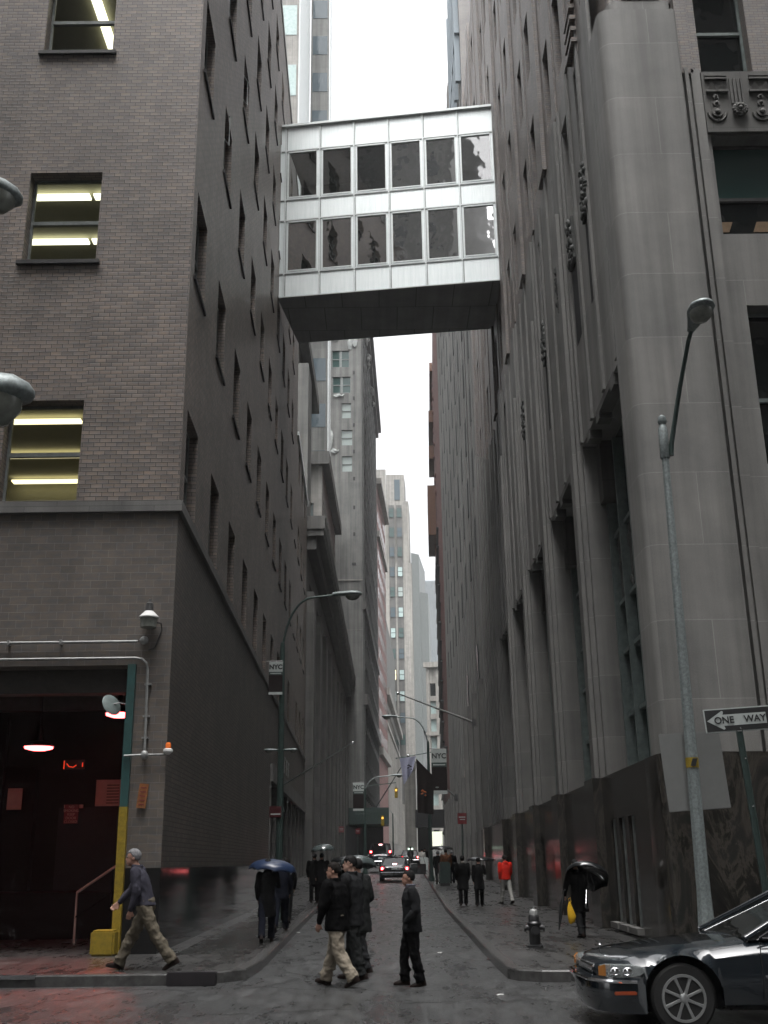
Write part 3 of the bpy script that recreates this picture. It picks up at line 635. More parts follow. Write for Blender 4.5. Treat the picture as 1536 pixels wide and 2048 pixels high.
# corner pier (rounded) + front wall
def rrect(x0, x1, y0, y1, r, n=6):
    pts = []
    for cx, cy, a0 in ((x1-r[1], y0+r[1], -90), (x1-.02, y1-.02, 0), (x0+.02, y1-.02, 90), (x0+r[0], y0+r[0], 180)):
        rr = r[1] if a0 == -90 else (r[0] if a0 == 180 else .02)
        for i in range(n+1):
            a = math.radians(a0+90*i/n); pts.append((cx+rr*math.cos(a), cy+rr*math.sin(a)))
    return pts
cp = MB(); cp.prism(rrect(5.1, 6.88, 19.9, 21.0, (.27, .07)), 3.48, 20.2)
cp.prism(rrect(5.35, 6.85, 20.08, 21.0, (.3, .15)), 20.2, 20.6)
add(cp.out('corner_pier', 'stone', smooth=35), RB)
cp = MB(); cp.prism(rrect(5.4, 6.9, 20.15, 22, (.1, .1)), 20.6, 51); cp.box(5.75, 6.6, 20.05, 20.16, 20.7, 51)
add(cp.out('brick_pier', 'brick_tan'), RB)
fw_ = MB()
fh = [(2.62, 4.6, 5.2, 11.0), (2.62, 4.6, 11.001, 12.7), (2.30, 4.25, 14.5, 16.95), (2.27, 3.45, 18.72, 21.8)]
wall(fw_, fq, 1.72, 14, 3.48, 18.7, [(2.60, 4.6, 5.2, 12.72, .5), (2.30, 4.25, 14.45, 16.95, .5)], n=-.22)
add(fw_.out('front_wall', 'stone'), RB)
fw_ = MB(); wall(fw_, fq, 1.72, 14, 18.7, 51, [(2.27, 3.45, 18.72, 21.8, .5), (2.27, 3.45, 24, 27, .5)], n=-.24); fw_.box(6.92, 7.2, 20.12, 20.25, 18.6, 51)
add(fw_.out('front_brick_wall', 'brick_tan'), RB)
fw_ = MB(); fw_.box(6.98, 7.06, 20.05, 20.24, 3.48, 18.7); fw_.box(7.14, 7.34, 20.12, 20.24, 3.48, 18.7)
add(fw_.out('front_moulding', 'stone'), RB)
for (x0, x1, z0, z1, gm, fm) in ((7.43, 9.38, 14.48, 16.93, 'glass_dark', 'frame_dark'), (7.42, 8.6, 18.75, 21.78, 'glass_dark', 'frame_teal'), (7.76, 9.75, 9.2, 12.7, 'glass_dark', 'frame_teal'), (7.76, 9.75, 5.2, 7.5, 'glass_dark', 'frame_teal')):
    f = MB(); y = 20.62; t = .07
    f.box(x0, x0+t, y-.08, y, z0, z1); f.box(x1-t, x1, y-.08, y, z0, z1); f.box(x0+t, x1-t, y-.08, y, z0, z0+t); f.box(x0+t, x1-t, y-.08, y, z1-t, z1); zm = z0+(z1-z0)*.42
    f.box(x0+t, x1-t, y-.1, y, zm-.04, zm+.04)
    w = add(f.out('window', fm), RB)
    g = MB(); g.quad((x0+t, y-.03, z0+t), (x1-t, y-.03, z0+t), (x1-t, y-.03, zm-.04), (x0+t, y-.03, zm-.04)); g.quad((x0+t, y-.03, zm+.04), (x1-t, y-.03, zm+.04), (x1-t, y-.03, z1-t), (x0+t, y-.03, z1-t)); g.out('pane', gm, w)
    if z0 == 14.48:
        g = MB(); g.quad((x0+t, y-.035, zm+.04), (x1-t, y-.035, zm+.04), (x1-t, y-.035, z1-t), (x0+t, y-.035, z1-t)); g.out('blind', 'glass_teal', w)
        g = MB(); g.poly([(7.52, y-.04, 14.72), (7.72, y-.04, 14.72), (7.82, y-.04, 14.98), (7.5, y-.04, 14.98)]); g.out('reading_lamp', 'lamp_shade_cloth', w); g = MB(); g.poly([(8.25, y-.04, 14.72), (8.6, y-.04, 14.72), (8.6, y-.04, 14.98), (8.35, y-.04, 14.98)]); g.out('reading_lamp', 'lamp_shade_cloth', w)
rel = MB(); rel.box(7.76, 9.75, 20.36, 20.6, 7.55, 9.15)
for i in range(10):
    for j in range(4): rel.ell((7.95+j*.45, 20.34, 7.75+i*.14), (.1, .05, .05), 1)
add(rel.out('relief_panel', 'frame_teal', smooth=60), RB)
rel = MB(); rel.box(7.36, 9.4, 20.12, 20.25, 17.0, 18.62)             # art deco relief
for x0 in (7.42, 8.42): rel.box(x0, x0+.5, 20.06, 20.13, 18.46, 18.5); rel.box(x0, x0+.5, 20.06, 20.13, 18.38, 18.42)
for x0 in (7.45, 7.68, 8.42, 8.66):
    rel.poly([(x0, 20.06, 18.08), (x0+.2, 20.06, 18.08), (x0+.1, 20.02, 18.28)]); rel.poly([(x0, 20.06, 18.08), (x0+.1, 20.02, 18.28), (x0, 20.13, 18.08)]); rel.poly([(x0+.2, 20.06, 18.08), (x0+.1, 20.02, 18.28), (x0+.2, 20.13, 18.08)])
    rel.box(x0-.03, x0+.23, 20.05, 20.13, 18.03, 18.08)
for cx in (7.62, 8.62):
    for cz, r_ in ((17.9, .05), (17.73, .065), (17.5, .1)):
        q = [(cx+math.cos(a)*r_*1.25, cz+math.sin(a)*r_*1.25) for a in [k*PI/8 for k in range(16)]]
        rel.loft([[(x, 20.125, z) for x, z in q], [(x, 20.07, z) for x, z in q]]); rel.ell((cx, 20.07, cz), (r_*.7, .05, r_*.7), 2)
    q = [(cx+math.cos(a)*.2, 17.5+math.sin(a)*.22) for a in [PI+k*PI/10 for k in range(11)]]; rel.tube([(x, 20.11, z) for x, z in q], .025, 6)
for k in range(4): rel.box(7.96+k*.085, 8.01+k*.085, 20.07, 20.13, 17.72, 18.4)
for k in range(12):
    a = k*PI/6; rel.ell((8.12+math.cos(a)*.13, 20.05, 17.55+math.sin(a)*.12), (.055, .05, .05), 2)
rel.ell((8.12, 20.03, 17.56), (.06, .07, .06), 2); rel.tube([(8.12+math.cos(a)*.09, 20.0, 17.56+math.sin(a)*.09) for a in [k*PI/8 for k in range(17)]], .012, 6)
add(rel.out('carved_relief', 'stone_dark', smooth=40), RB)
# marble base
mb = MB(); wall(mb, fr, .5, 75, 0, 3.48, [(2.7, 3.35, .35, 2.5, .3), (3.75, 4.4, .35, 2.5, .3), (4.8, 5.45, .35, 2.5, .3), (18, 19, 0, 2.4, .4), (31, 32.2, 0, 2.6, .4)], n=.14)
for a, b in bays+[(38.4, 44)]: mb.ubox(fr, b-.02, b+1.2, .14, .36, 0, 3.3+.18)
mb.ubox(fr, .5, 42, -.7, .139, 3.44, 3.476)
mb.prism(rrect(4.96, 7.0, 19.78, 21.0, (.25, .05)), 0, 3.46); mb.box(6.99, 14, 20.02, 20.4, 0, 3.44)
add(mb.out('marble_base', 'marble', smooth=35), RB)
each(RB, fr, [(a+.27, a+.38, .02, .12, .35, 2.5) for a in (2.7, 3.75, 4.8)], 'window_mullion', 'frame_gray')
each(RB, fr, [(a-.1, a+.75, .141, .28, .22, .34) for a in (2.7, 3.75, 4.8)], 'base_sill', 'ledge_stone')
each(RB, fr, [(a, a+.65, -.16, -.14, .35, 2.5) for a in (2.7, 3.75, 4.8)]+[(a, a+1.2, -.26, -.24, 0, 2.6) for a in (18, 31)], 'base_window', 'glass_dark')
# dark recess face closing the bays: the flank pavilion from u=33
# ------------------------------------------------------------------ gray slab beyond
SB = empty('gray_slab_building', (6.2, 62, 0), label='sheer striated gray wall building just past the stone building, under the bridge', cat='building')
mb = MB(); fs = frame((5.95, 62.05), DR, (-1, .0191)); L = 58
wins = [(c, c+.35, z, z+2.3, .3) for c in (1.5, 4, 8, 11, 16, 22, 30) for z in (26, 31, 36, 41, 46, 51, 56)]
wall(mb, fs, 0, L, 3.4, 66, wins); mb.quad(fs(0, 50), fs(0, 66), fs(0, 66, -16), fs(0, 50, -16)); mb.quad(fs(0, 66), fs(L, 66), fs(L, 66, -16), fs(0, 66, -16)); mb.quad(fs(L, 0), fs(L, 66), fs(L, 66, -16), fs(L, 0, -16))
for i in range(44):
    u = .9+i*1.3; mb.ubox(fs, u, u+.3, 0, .03+.015*(i % 3), 3.4, 66+(.5 if i % 4 == 0 else 0))
add(mb.out('wall', 'brick_gray'), SB)
each(SB, fs, [(1.6+i*2.9, 2.75+i*2.9, 0, .07, 3.4, 66.4) for i in range(19)], 'pier', 'stone_gray')
each(SB, fs, [(3.1+i*5.8, 4.3+i*5.8, .005, .06, 20+j*4.6, 22.6+j*4.6) for i in range(9) for j in range(9)], 'window', 'slat_shade')
mb = MB(); wall(mb, fs, 0, L, 0, 3.4, n=.02)
for i in range(12): mb.ubox(fs, 2+i*6, 2.9+i*6, 0, .35, 0, 12 if i < 4 else 8)
add(mb.out('base', 'stone_dark'), SB)
each(SB, fs, [(c, c+w_, .13, .16, z, z+2.6) for (c, w_, z) in ((4.5, 1.2, 6.5), (10.5, 1.2, 6.5), (16, 1.2, 6.8), (24, 1.2, 6.8), (4.5, 1.0, 12), (16, 1.0, 12))], 'low_window', 'glass_dark')
mb = MB()                          # metal roof structure seen above the bridge
mb.ubox(fs, .4, 9, -1.2, .25, 63, 64.2); mb.ubox(fs, .4, 9, -1.2, .35, 58, 58.6)
for i in range(5): mb.ubox(fs, .6+i*2, .9+i*2, -.2, .38, 54, 66.8)
mb.ubox(fs, 1, 3, -1, .1, 66, 69); mb.ubox(fs, 5, 6, -.8, .0, 66, 71)
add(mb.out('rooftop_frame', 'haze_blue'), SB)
mb = MB(); mb.tube([fs(2.5, 70, .2), (-10, 64, 84)], .03, 5); tag(mb.out('cable', 'sign_red'), 'thin red cable rising over the street from the right rooftop', 'cable')

# ------------------------------------------------------------------ skybridge
A, B = Vector((-4.78, 45.06)), Vector((5.85, 43.62)); dB = (B-A).normalized(); nB = Vector((dB.y, -dB.x)); LEN = (B-A).length
fb = frame(A, dB, nB)
BR = empty('skybridge', (0, 44, 27), label='white metal two storey enclosed footbridge spanning high between the buildings', cat='footbridge')
m0 = .28; bw_ = (LEN-m0*2)/6
zb = [27.02, 28.28, 31.18, 32.33, 35.14, 36.5]
hl = [(m0+i*bw_+.10, m0+(i+1)*bw_-.10, a+.09, b-.08, .12) for i in range(6) for a, b in ((28.28, 31.18), (32.33, 35.14))]
mb = MB(); wall(mb, fb, 0, LEN, 27.02, 36.5, hl); mb.quad(fb(0, 36.5), fb(LEN, 36.5), fb(LEN, 36.5, -4.65), fb(0, 36.5, -4.65)); wall(mb, fb, 0, LEN, 27.02, 36.5, n=-4.65)
add(mb.out('cladding', 'bridge_panel'), BR)
mb = MB(); mb.ubox(fb, 0, LEN, -4.64, -.02, 26.98, 27.0); add(mb.out('soffit', 'bridge_soffit'), BR)
mb = MB()
for i in range(7): mb.ubox(fb, m0+i*bw_-.035, m0+i*bw_+.035, .004, .055, 27.02, 36.5)
for z in zb: mb.ubox(fb, 0, LEN, .003, .035, z-.025, z+.025)
mb.ubox(fb, -.05, LEN+.05, -.05, .14, 36.5, 36.62); mb.ubox(fb, 0, .06, .003, .08, 27.02, 36.5)
add(mb.out('mullion', 'white_metal'), BR)
each(BR, fb, [(0, LEN, .003, .03, z-.075, z-.031) for z in zb[1:-1]]+[(m0+i*bw_+.046, m0+i*bw_+.075, .003, .02, 27.05, 36.45) for i in range(7)], 'seam', 'frame_gray')
random.seed(2)
for i in range(6):
    for a, b in ((28.28, 31.18), (32.33, 35.14)):
        u0_, u1_, z0_, z1_ = m0+i*bw_+.10, m0+(i+1)*bw_-.10, a+.09, b-.08
        f = MB(); t = .06
        f.ubox(fb, u0_, u0_+t, -.10, .015, z0_, z1_); f.ubox(fb, u1_-t, u1_, -.10, .015, z0_, z1_); f.ubox(fb, u0_+t, u1_-t, -.10, .03, z0_, z0_+t); f.ubox(fb, u0_+t, u1_-t, -.10, .03, z1_-t, z1_)
        w = add(f.out('window', 'white_metal'), BR)
        g = MB(); g.quad(fb(u0_+t, z0_+t, -.04), fb(u1_-t, z0_+t, -.04), fb(u1_-t, z1_-t, -.04), fb(u0_+t, z1_-t, -.04)); g.out('pane', 'glass_bridge' if 'glass_bridge' in M else 'glass_clear', w)
mb = MB(); mb.ubox(fb, .1, LEN-.1, -4.6, -.2, 31.6, 31.9); mb.ubox(fb, .1, LEN-.1, -4.6, -.2, 36.2, 36.4); mb.ubox(fb, .1, LEN-.1, -4.6, -.2, 27.2, 27.4); mb.ubox(fb, .1, LEN-.1, -4.62, -4.5, 27.3, 36.3)
add(mb.out('interior', 'dark_interior'), BR)
for u, z, n_ in ((1.6, 30.6, -1.2), (2.2, 29.8, -1.8), (4.3, 30.0, -1.5), (5.1, 30.7, -1.0), (5.6, 29.3, -2.5), (7.3, 30.4, -1.4), (8.9, 30.4, -1.2), (9.4, 29.6, -1.8)):
    mb = MB(); mb.ell(fb(u, z, n_), (.06,)*3, 2); add(mb.out('ceiling_bulb', 'bulb', smooth=60), BR)

# ------------------------------------------------------------------ generic distant blocks
def block(name, lab, x0, x1, y0, y1, z1, mat, slope=0.0, parts=True, side=-1):
    """box building; slope shifts x with y along the street-facing side"""
    o = empty(name, ((x0+x1)/2, y0, 0), label=lab, cat='building')
    s0 = slope*(y1-y0); mb = MB()
    if side > 0: pts = [(x0, y0), (x1, y0), (x1+s0, y1), (x0, y1)]
    else: pts = [(x0, y0), (x1, y0), (x1, y1), (x0+s0, y1)]
    mb.prism(pts, -.5, z1); add(mb.out('wall', mat), o); return o
def part(o, mb, name, mat, smooth=None): return add(mb.out(name, mat, smooth=smooth), o)
# B2 banking hall with heavy cornice
B2 = empty('bank_building', (-5.5, 76, 0), label='gray stone bank with tall pilasters and a heavy dark cornice beyond the brick block', cat='building')
fb2 = frame((-5.54, 76), (.0035, 1), (1, -.0035))
mb = MB(); hl = [(3+i*8.2, 7.0+i*8.2, 3.5, 17.5, .9) for i in range(9)]+[(3+i*8.2, 7+i*8.2, 19.2, 21.8, .4) for i in range(9)]
wall(mb, fb2, 0, 74, 0, 26, hl); mb.quad(fb2(0, 0), fb2(0, 26), fb2(0, 26, -14), fb2(0, 0, -14)); mb.quad(fb2(0, 26), fb2(74, 26), fb2(74, 26, -14), fb2(0, 26, -14)); part(B2, mb, 'wall', 'stone_dark')
each(B2, fb2, [(.3+i*8.2, 2.6+i*8.2, 0, .55, 0, 20.5) for i in range(10)], 'pilaster', 'stone_dark')
mb = MB(); mb.ubox(fb2, -.2, 74.5, 0, 1.25, 24.6, 25.1); mb.ubox(fb2, -.3, 74.6, -.3, 1.35, 25.1, 26.1); mb.ubox(fb2, 0, 74, .0, .7, 23.6, 24.6); part(B2, mb, 'cornice', 'stone_dark')
mb = MB(); mb.ubox(fb2, -.3, 74.6, 1.352, 1.40, 25.9, 26.1); part(B2, mb, 'cornice_lip', 'stone_gray')
each(B2, fb2, [(3+i*8.2, 7+i*8.2, -.88, -.84, 3.5, 17.5) for i in range(9)], 'window_glass', 'glass_dark')
for i in range(9):
    mb = MB(); c = 5+i*8.2
    for zz in (15.2, 10.2): 
        p0 = [fb2(c-1.6, zz, -.4), fb2(c+1.6, zz, -.4), fb2(c, zz+1.1, -.4)]; p1 = [fb2(c-1.6, zz, .1), fb2(c+1.6, zz, .1), fb2(c, zz+1.1, .1)]
        mb.loft([p0, p1])
    mb.ubox(fb2, c-1.6, c+1.6, -.4, .15, 9.9, 10.2)
    part(B2, mb, 'pediment', 'stone_dark')
mb = MB(); mb.box(-9, -5.56, 76.2, 80, 26, 38.8); part(B2, mb, 'upper_pier', 'stone_gray')
mb = MB(); mb.box(-12, -7.0, 84, 100, 26, 46); mb.box(-12, -6.2, 84, 100.6, 45, 46.3); part(B2, mb, 'attic', 'stone_dark')
# stepped tower behind (glass bands) and classical block
T3 = empty('columned_building', (-8, 120, 0), label='mid height stone block with dark projecting cornice and tall upper windows beyond the bank', cat='building')
mb = MB(); ft3 = frame((-7.0, 120), (.01, 1), (1, -.01)); fc3 = frame((-7.0, 120), (-1, 0), (0, -1))
wall(mb, ft3, 0, 28, 26, 48, [(2+i*2.6, 3.5+i*2.6, 30, 43, .4) for i in range(10)]); wall(mb, fc3, 0, 9, 26, 48, [(1.0, 2.4, 30, 42, .5)]); mb.quad((-16, 120, 48), (-7, 120, 48), (-6.8, 148, 48), (-16, 148, 48)); mb.quad((-16, 148, 20), (-6.75, 148, 20), (-6.75, 148, 48), (-16, 148, 48))
part(T3, mb, 'wall', 'stone_pale')
mb = MB(); mb.ubox(ft3, -.9, 28.4, 0, .9, 46.6, 48.2); mb.ubox(fc3, -.0, 9, 0, .9, 46.6, 48.2); part(T3, mb, 'cornice', 'stone_dark')
mb = MB(); mb.ubox(ft3, 1, 28, -.45, -.41, 29, 44); mb.ubox(fc3, .9, 3, -.55, -.51, 29, 43); part(T3, mb, 'window_glass', 'glass_teal')
def tower(name, lab, x0, x1, y0, y1, z0, z1, fh, wallm, glassm_, side='e', stripe=True):
    o = empty(name, ((x0+x1)/2, y0, 0), label=lab, cat='building'); mb = MB(); mb.prism([(x0, y0), (x1, y0), (x1, y1), (x0, y1)], z0, z1); part(o, mb, 'wall', wallm)
    g = MB(); s = MB(); z = z0+1.2
    while z < z1-2:
        g = MB().box(x0+.25, x1-.25, y0-.05, y0+.02, z, z+fh*.5); part(o, g, 'window_band', glassm_); z += fh
    if stripe:
        n = int((y1-y0)/1.3)
        for i in range(n): s = MB().box(x1-.02, x1+.12, y0+.25+i*1.3, y0+.85+i*1.3, z0, z1); part(o, s, 'reflection_strip', 'window_sheen')  # pale strips stand in for side windows reflecting the sky
    return o
tower('glass_tower', 'slender tower with blue gray glass bands and pale strips as sky reflections above the bridge', -9.6, -6.95, 130, 137, 48, 150, 6.6, 'stone_gray', 'glass_blue')
T6 = tower('corner_tower', 'beige tower with pale cyan windows beside bright stripes above the brick roof', -14.0, -9.7, 110, 129, 26, 130, 9.2, 'stone_pale', 'window_pale')
# B3 tall gray party wall with ornate street front
B3 = empty('party_wall_building', (-5, 150, 0), label='tall building with blank gray party wall, few white windows and an ornate street face', cat='building')
f3 = frame((-2.87, 150), Vector((1.62, 57)), Vector((57, -1.62))); L3 = 57
mb = MB(); fc = frame((-2.87, 150), (-1, 0), (0, -1))
wl = [(1.55, 3.0, 65.5, 68.0), (1.35, 3.05, 61.1, 63.6), (1.4, 3.0, 56.9, 59.4), (1.6, 4.4, 69.7, 72.4), (1.8, 4.5, 74.0, 76.8)]
wall(mb, fc, 0, 12, 0, 94, [(*w_, .3) for w_ in wl]); part(B3, mb, 'party_wall', 'stone_gray')
for k, (a, b, c, d) in enumerate(wl):
    f = MB(); f.ubox(fc, a, a+.1, -.25, -.15, c, d); f.ubox(fc, b-.1, b, -.25, -.15, c, d); f.ubox(fc, a, b, -.25, -.15, (c+d)/2-.06, (c+d)/2+.06); f.ubox(fc, a, b, -.25, -.15, c, c+.1)
    if k > 2: f.ubox(fc, (a+b)/2-.18, (a+b)/2+.18, -.25, -.1, c, d)
    w = part(B3, f, 'window', 'frame_gray'); g = MB(); g.ubox(fc, a, b, -.29, -.26, c, d); g.out('pane', 'glass_white' if k < 3 else 'glass_teal', w)
mb = MB()
each(B3, fc, [(1.0, 1.3, .0, .04, z-.28, z+.28) for z in (77.4, 73.1, 68.8, 64.4, 60.1, 55.8, 51.3, 47.2)]+[(.9, 1.5, 0, .04, 42.5, 42.9)], 'vent_hole', 'black_paint')
mb = MB(); mb.ubox(fc, 0, 12, 0, .12, 40.2, 40.4); mb.ubox(fc, 0, 12, -.02, .02, 33, 33.06); part(B3, mb, 'string_course', 'stone_pale')
random.seed(4); mb = MB()
for (u, z, w_, h_) in ((.5, 79, .9, 3.2), (1.3, 78.2, .7, 2.2), (3.4, 78.7, 1.2, .5), (2.6, 69.2, 1.6, .35), (4.3, 62, .5, 3.0), (3.4, 60.2, 1.2, .5)):
    mb.ell(fc(u+w_/2, z, .12), (w_/2, .12, h_/2), 2)
for v in mb.b.verts: v.co += Vector((random.uniform(-.12, .12), random.uniform(-.05, .05), random.uniform(-.2, .2)))
part(B3, mb, 'tarpaulin', 'tarp', 60)
mb = MB(); wall(mb, f3, 0, L3, 0, 94, [(2+i*4.6, 4.2+i*4.6, 12+j*4.3, 14.4+j*4.3, .5) for i in range(12) for j in range(17)]); mb.quad((-2.87, 150, 94), (-15, 150, 94), (-15, 207, 94), (-1.25, 207, 94)); mb.quad((-15, 207, 0), (-1.25, 207, 0), (-1.25, 207, 94), (-15, 207, 94))
part(B3, mb, 'street_wall', 'stone_pale')
mb = MB(); mb.ubox(f3, 0, L3, -.55, -.5, 8, 90); part(B3, mb, 'window_glass', 'glass_dark')
mb = MB(); random.seed(8)
for i in range(12):
    for j in range(18):
        u = 1.6+i*4.6; z = 11.2+j*4.3; mb.ubox(f3, u, u+3.0, 0, .32, z, z+.28); mb.ubox(f3, u+.2, u+2.8, .15, .28, z-.55, z)
for i in range(13): mb.ubox(f3, .2+i*4.6, 1.0+i*4.6, 0, .28, 10, 92)
tag(part(B3, mb, 'balcony_ledge', 'relief_iron'), kind='stuff')
mb = MB(); mb.ubox(f3, -.3, L3+.4, 0, 1.35, 86.5, 87.6); mb.ubox(f3, -.3, L3+.4, 0, .8, 85.4, 86.5); part(B3, mb, 'cornice', 'stone_dark'); each(B3, f3, [(0, L3, 0, .7, 22.5, 24), (0, L3, 0, .5, 36, 37.2)], 'cornice', 'stone_dark')
mb = MB()
for i in range(34):
    u = random.uniform(0, 34); z = random.uniform(80, 93); mb.ell(f3(u, z, random.uniform(.2, .8)), (random.uniform(.2, .5), random.uniform(.4, 1.2), random.uniform(.3, 1.0)), 1)
part(B3, mb, 'roof_ornament', 'stone_gray', 40)
# dark entrance marquee
mq = MB().box(-4.6, .45, 139.5, 149, gz(140)+4.2, gz(140)+6.2); o = mq.out('marquee', 'pole_green'); tag(o, 'dark green flat marquee over the far left pavement', 'marquee')
mb = MB(); mb.box(-4.5, -.3, 149.2, 149.8, 1, 6.3); mb.box(-5.0, -3.6, 140, 149, 1.5, 6.1); tag(mb.out('shopfront', 'black_paint'), 'black shop entrance set beneath the far marquee', 'shopfront')
# B4 red building, B5, B6 tower
B4 = block('red_brick_building', 'narrow red brick building with pale cornices far along the left side', -12, -1.0, 207.5, 236, 77, 'brick_red', .06, side=1)
mb = MB(); f4 = frame((-1.0, 207.5), (.06, 1), (1, -.06)); each(B4, f4, [(-.2, 28.5, 0, 1.0, 75.4, 76.6), (-.2, 28.5, 0, .5, 64.2, 65.3), (-.1, 28.5, 0, .8, 21, 22.5)], 'cornice', 'stone_pale')
each(B4, f4, [(2+i*3.8, 3.6+i*3.8, .0, .03, 24+j*4, 26.2+j*4) for i in range(7) for j in range(13)], 'window', 'glass_dark')
B5 = block('pale_office_building', 'pale gray stone building with a slanting cornice line beyond the red one', -12, .3, 236.5, 329, 38, 'stone_pale', .047, side=1)
f5 = frame((.3, 236.5), (.047, 1), (1, -.047)); mb = MB(); mb.ubox(f5, -.3, 92, 0, 1.0, 36.6, 38.2); mb.ubox(f5, -.3, 92, 0, .5, 30, 30.8)
for i in range(22): mb.ubox(f5, 1+i*4.2, 2.2+i*4.2, 0, .5, 6, 29)
part(B5, mb, 'cornice', 'limestone')
mb = MB(); mb.prism([(-12, 240), (-.4, 240), (3.6, 328), (-12, 328)], 38, 60); part(B5, mb, 'upper_storeys', 'stone_gray')
mb = MB()
for i in range(20):
    mb.ubox(f5, 2.6+i*4.2, 4.6+i*4.2, .02, .1, 32, 34.6); mb.ubox(f5, 2.7+i*4.2, 4.7+i*4.2, .02, .1, 8, 28)
part(B5, mb, 'window', 'glass_dark')
B6 = empty('limestone_tower', (5, 330, 0), label='tall stepped limestone tower with two columns of windows closing the street view', cat='tower')
mb = MB(); mb.prism([(-3, 330), (9.2, 330), (12.2, 352), (-3, 352)], -1, 92); mb.prism([(-1.5, 330.6), (8.7, 330.6), (9.5, 346), (-1.5, 346)], 92, 113); mb.prism([(1.6, 330.8), (7.4, 330.8), (8.2, 344), (1.6, 344)], 113, 122.3); mb.box(-3, 1.5, 330.3, 346, 92, 124)
part(B6, mb, 'wall', 'limestone')
mb = MB()
for x in (2.2, 4.65): mb.box(x, x+1.85, 329.85, 330.1, 18, 111.5)
part(B6, mb, 'spandrel_strip', 'stone_dark')
random.seed(11)
for i in range(13):
    for x in (2.3, 4.8):
        z = 107.2-i*6.55
        if z < 24: continue
        f = MB().box(x, x+1.65, 329.7, 329.84, z, z+3.3); gm = random.choice(['window_pale', 'glass_blue', 'glass_white', 'glass_teal'])
        if i == 8 and x < 3: gm = 'tube_warm'
        w = part(B6, f, 'window', 'frame_dark'); g = MB().box(x+.15, x+1.5, 329.6, 329.69, z+.15, z+1.55); g.box(x+.15, x+1.5, 329.6, 329.69, z+1.75, z+3.1); g.out('pane', gm, w)
for i in range(3):
    pass
mb = MB().box(4.2, 6.0, 330.55, 330.78, 113.5, 120.5); part(B6, mb, 'window', 'glass_blue')
mb = MB(); mb.prism([(9.25, 332), (11.8, 334), (14.5, 356), (11, 356)], 0, 96); mb.prism([(12, 336), (14.6, 338), (15.8, 356), (12, 356)], 40, 84); part(B6, mb, 'side_wing', 'frame_gray')
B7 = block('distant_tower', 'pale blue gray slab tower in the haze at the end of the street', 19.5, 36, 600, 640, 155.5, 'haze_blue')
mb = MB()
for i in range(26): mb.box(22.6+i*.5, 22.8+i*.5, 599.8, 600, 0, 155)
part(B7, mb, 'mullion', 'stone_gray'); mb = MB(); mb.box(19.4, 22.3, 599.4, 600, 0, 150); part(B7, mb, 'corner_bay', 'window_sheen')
for k_, (x0_, x1_, z_, m_, lab_) in enumerate(((8, 24, 44, 'limestone', 'low pale stone building blocking the far end of the street'),)):
    block('end_building', lab_, x0_, x1_, 430, 470, z_, m_)
B8 = empty('ornate_building', (13, 282, 0), label='ornate cream stone building with many pale windows far along the right side', cat='building')
f8 = frame((11.1, 282), (1, -.22), (-.22, -1)); mb = MB()
hl = [(1+i*2.5, 2.5+i*2.5, 6+j*4.6, 9.3+j*4.6, .6) for i in range(8) for j in range(9)]
wall(mb, f8, 0, 24, 0, 51, hl); mb.quad(f8(0, 0), f8(0, 51), f8(0, 51, -12), f8(0, 0, -12)); mb.quad(f8(0, 51), f8(24, 51), f8(24, 51, -12), f8(0, 51, -12)); part(B8, mb, 'wall', 'limestone')
for i in range(8):
    for j in range(9):
        g = MB(); g.ubox(f8, .9+i*2.5, 2.6+i*2.5, -.66, -.6, 6+j*4.6, 9.3+j*4.6); part(B8, g, 'window', 'window_pale' if (i*3+j) % 4 else 'glass_dark')
each(B8, f8, [(-.5, 24, -.2, 1.0, 50.2, 51.6), (-.2, 24, 0, .6, 32.6, 33.6), (-.2, 24, 0, .6, 14, 14.8)], 'cornice', 'limestone')
each(B8, f8, [(.1+i*2.5, .8+i*2.5, 0, .45, 6, 50) for i in range(9)], 'pilaster', 'limestone')
# B9 dark red building with projecting fire escapes
B9 = empty('dark_red_building', (8, 120.6, 0), label='dark red brick building with jutting cornices behind the gray slab', cat='building')
f9 = frame((7.1, 120.6), (.0403, 1), (-1, .0403)); mb = MB(); mb.prism([(7.1, 120.6), (20, 120.6), (20, 190), (9.9, 190)], -1, 84); part(B9, mb, 'wall', 'brick_red')
mb = MB(); each(B9, f9, [(50, 70, 0, .5, 83, 84.6), (58, 70, 0, .8, 76.8, 79), (60, 70, 0, .9, 70.5, 73), (56, 70, 0, 1.35, 55, 64), (50, 70, 0, .3, 48, 51)], 'cornice', 'copper')
mb = MB(); random.seed(6)
for i in range(40): mb.ell(f9(random.uniform(40, 70), random.uniform(45, 82), .0), (.25, .5, random.uniform(.3, .7)), 1)
part(B9, mb, 'wall_ornament', 'brick_red', 40)
mb = MB()
for j in range(16): mb.ubox(f9, 30, 70, 0, .3, 6+j*2.8, 6.3+j*2.8)
part(B9, mb, 'fire_escape', 'black_paint')
mb = MB(); mb.box(3.6, 8.9, 131, 134.5, 5.5, 7.5); o = mb.out('canopy', 'black_paint'); o.location = (0, 0, 0); tag(o, 'black canopy jutting over the far right pavement', 'canopy')
mb = MB().box(5.4, 6.6, 130.6, 130.8, 3.4, 5.0); tag(mb.out('lit_shop_window', 'shop_light'), 'small lit yellow shop window at the far right pavement', 'shop window')
mb = MB().box(3.9, 5.2, 134.9, 136, 0, 9.5); tag(mb.out('dark_stair_hall', 'black_paint'), 'tall dark shaft of scaffolding on the far right pavement', 'scaffold')
mb = MB(); mb.box(3.2, 5.0, 180, 181.5, 3, 16); mb.box(3.1, 5.1, 179.8, 181.7, 16, 17); tag(mb.out('pale_kiosk_tower', 'stone_pale'), 'narrow pale column standing at the far end of the street', 'column')

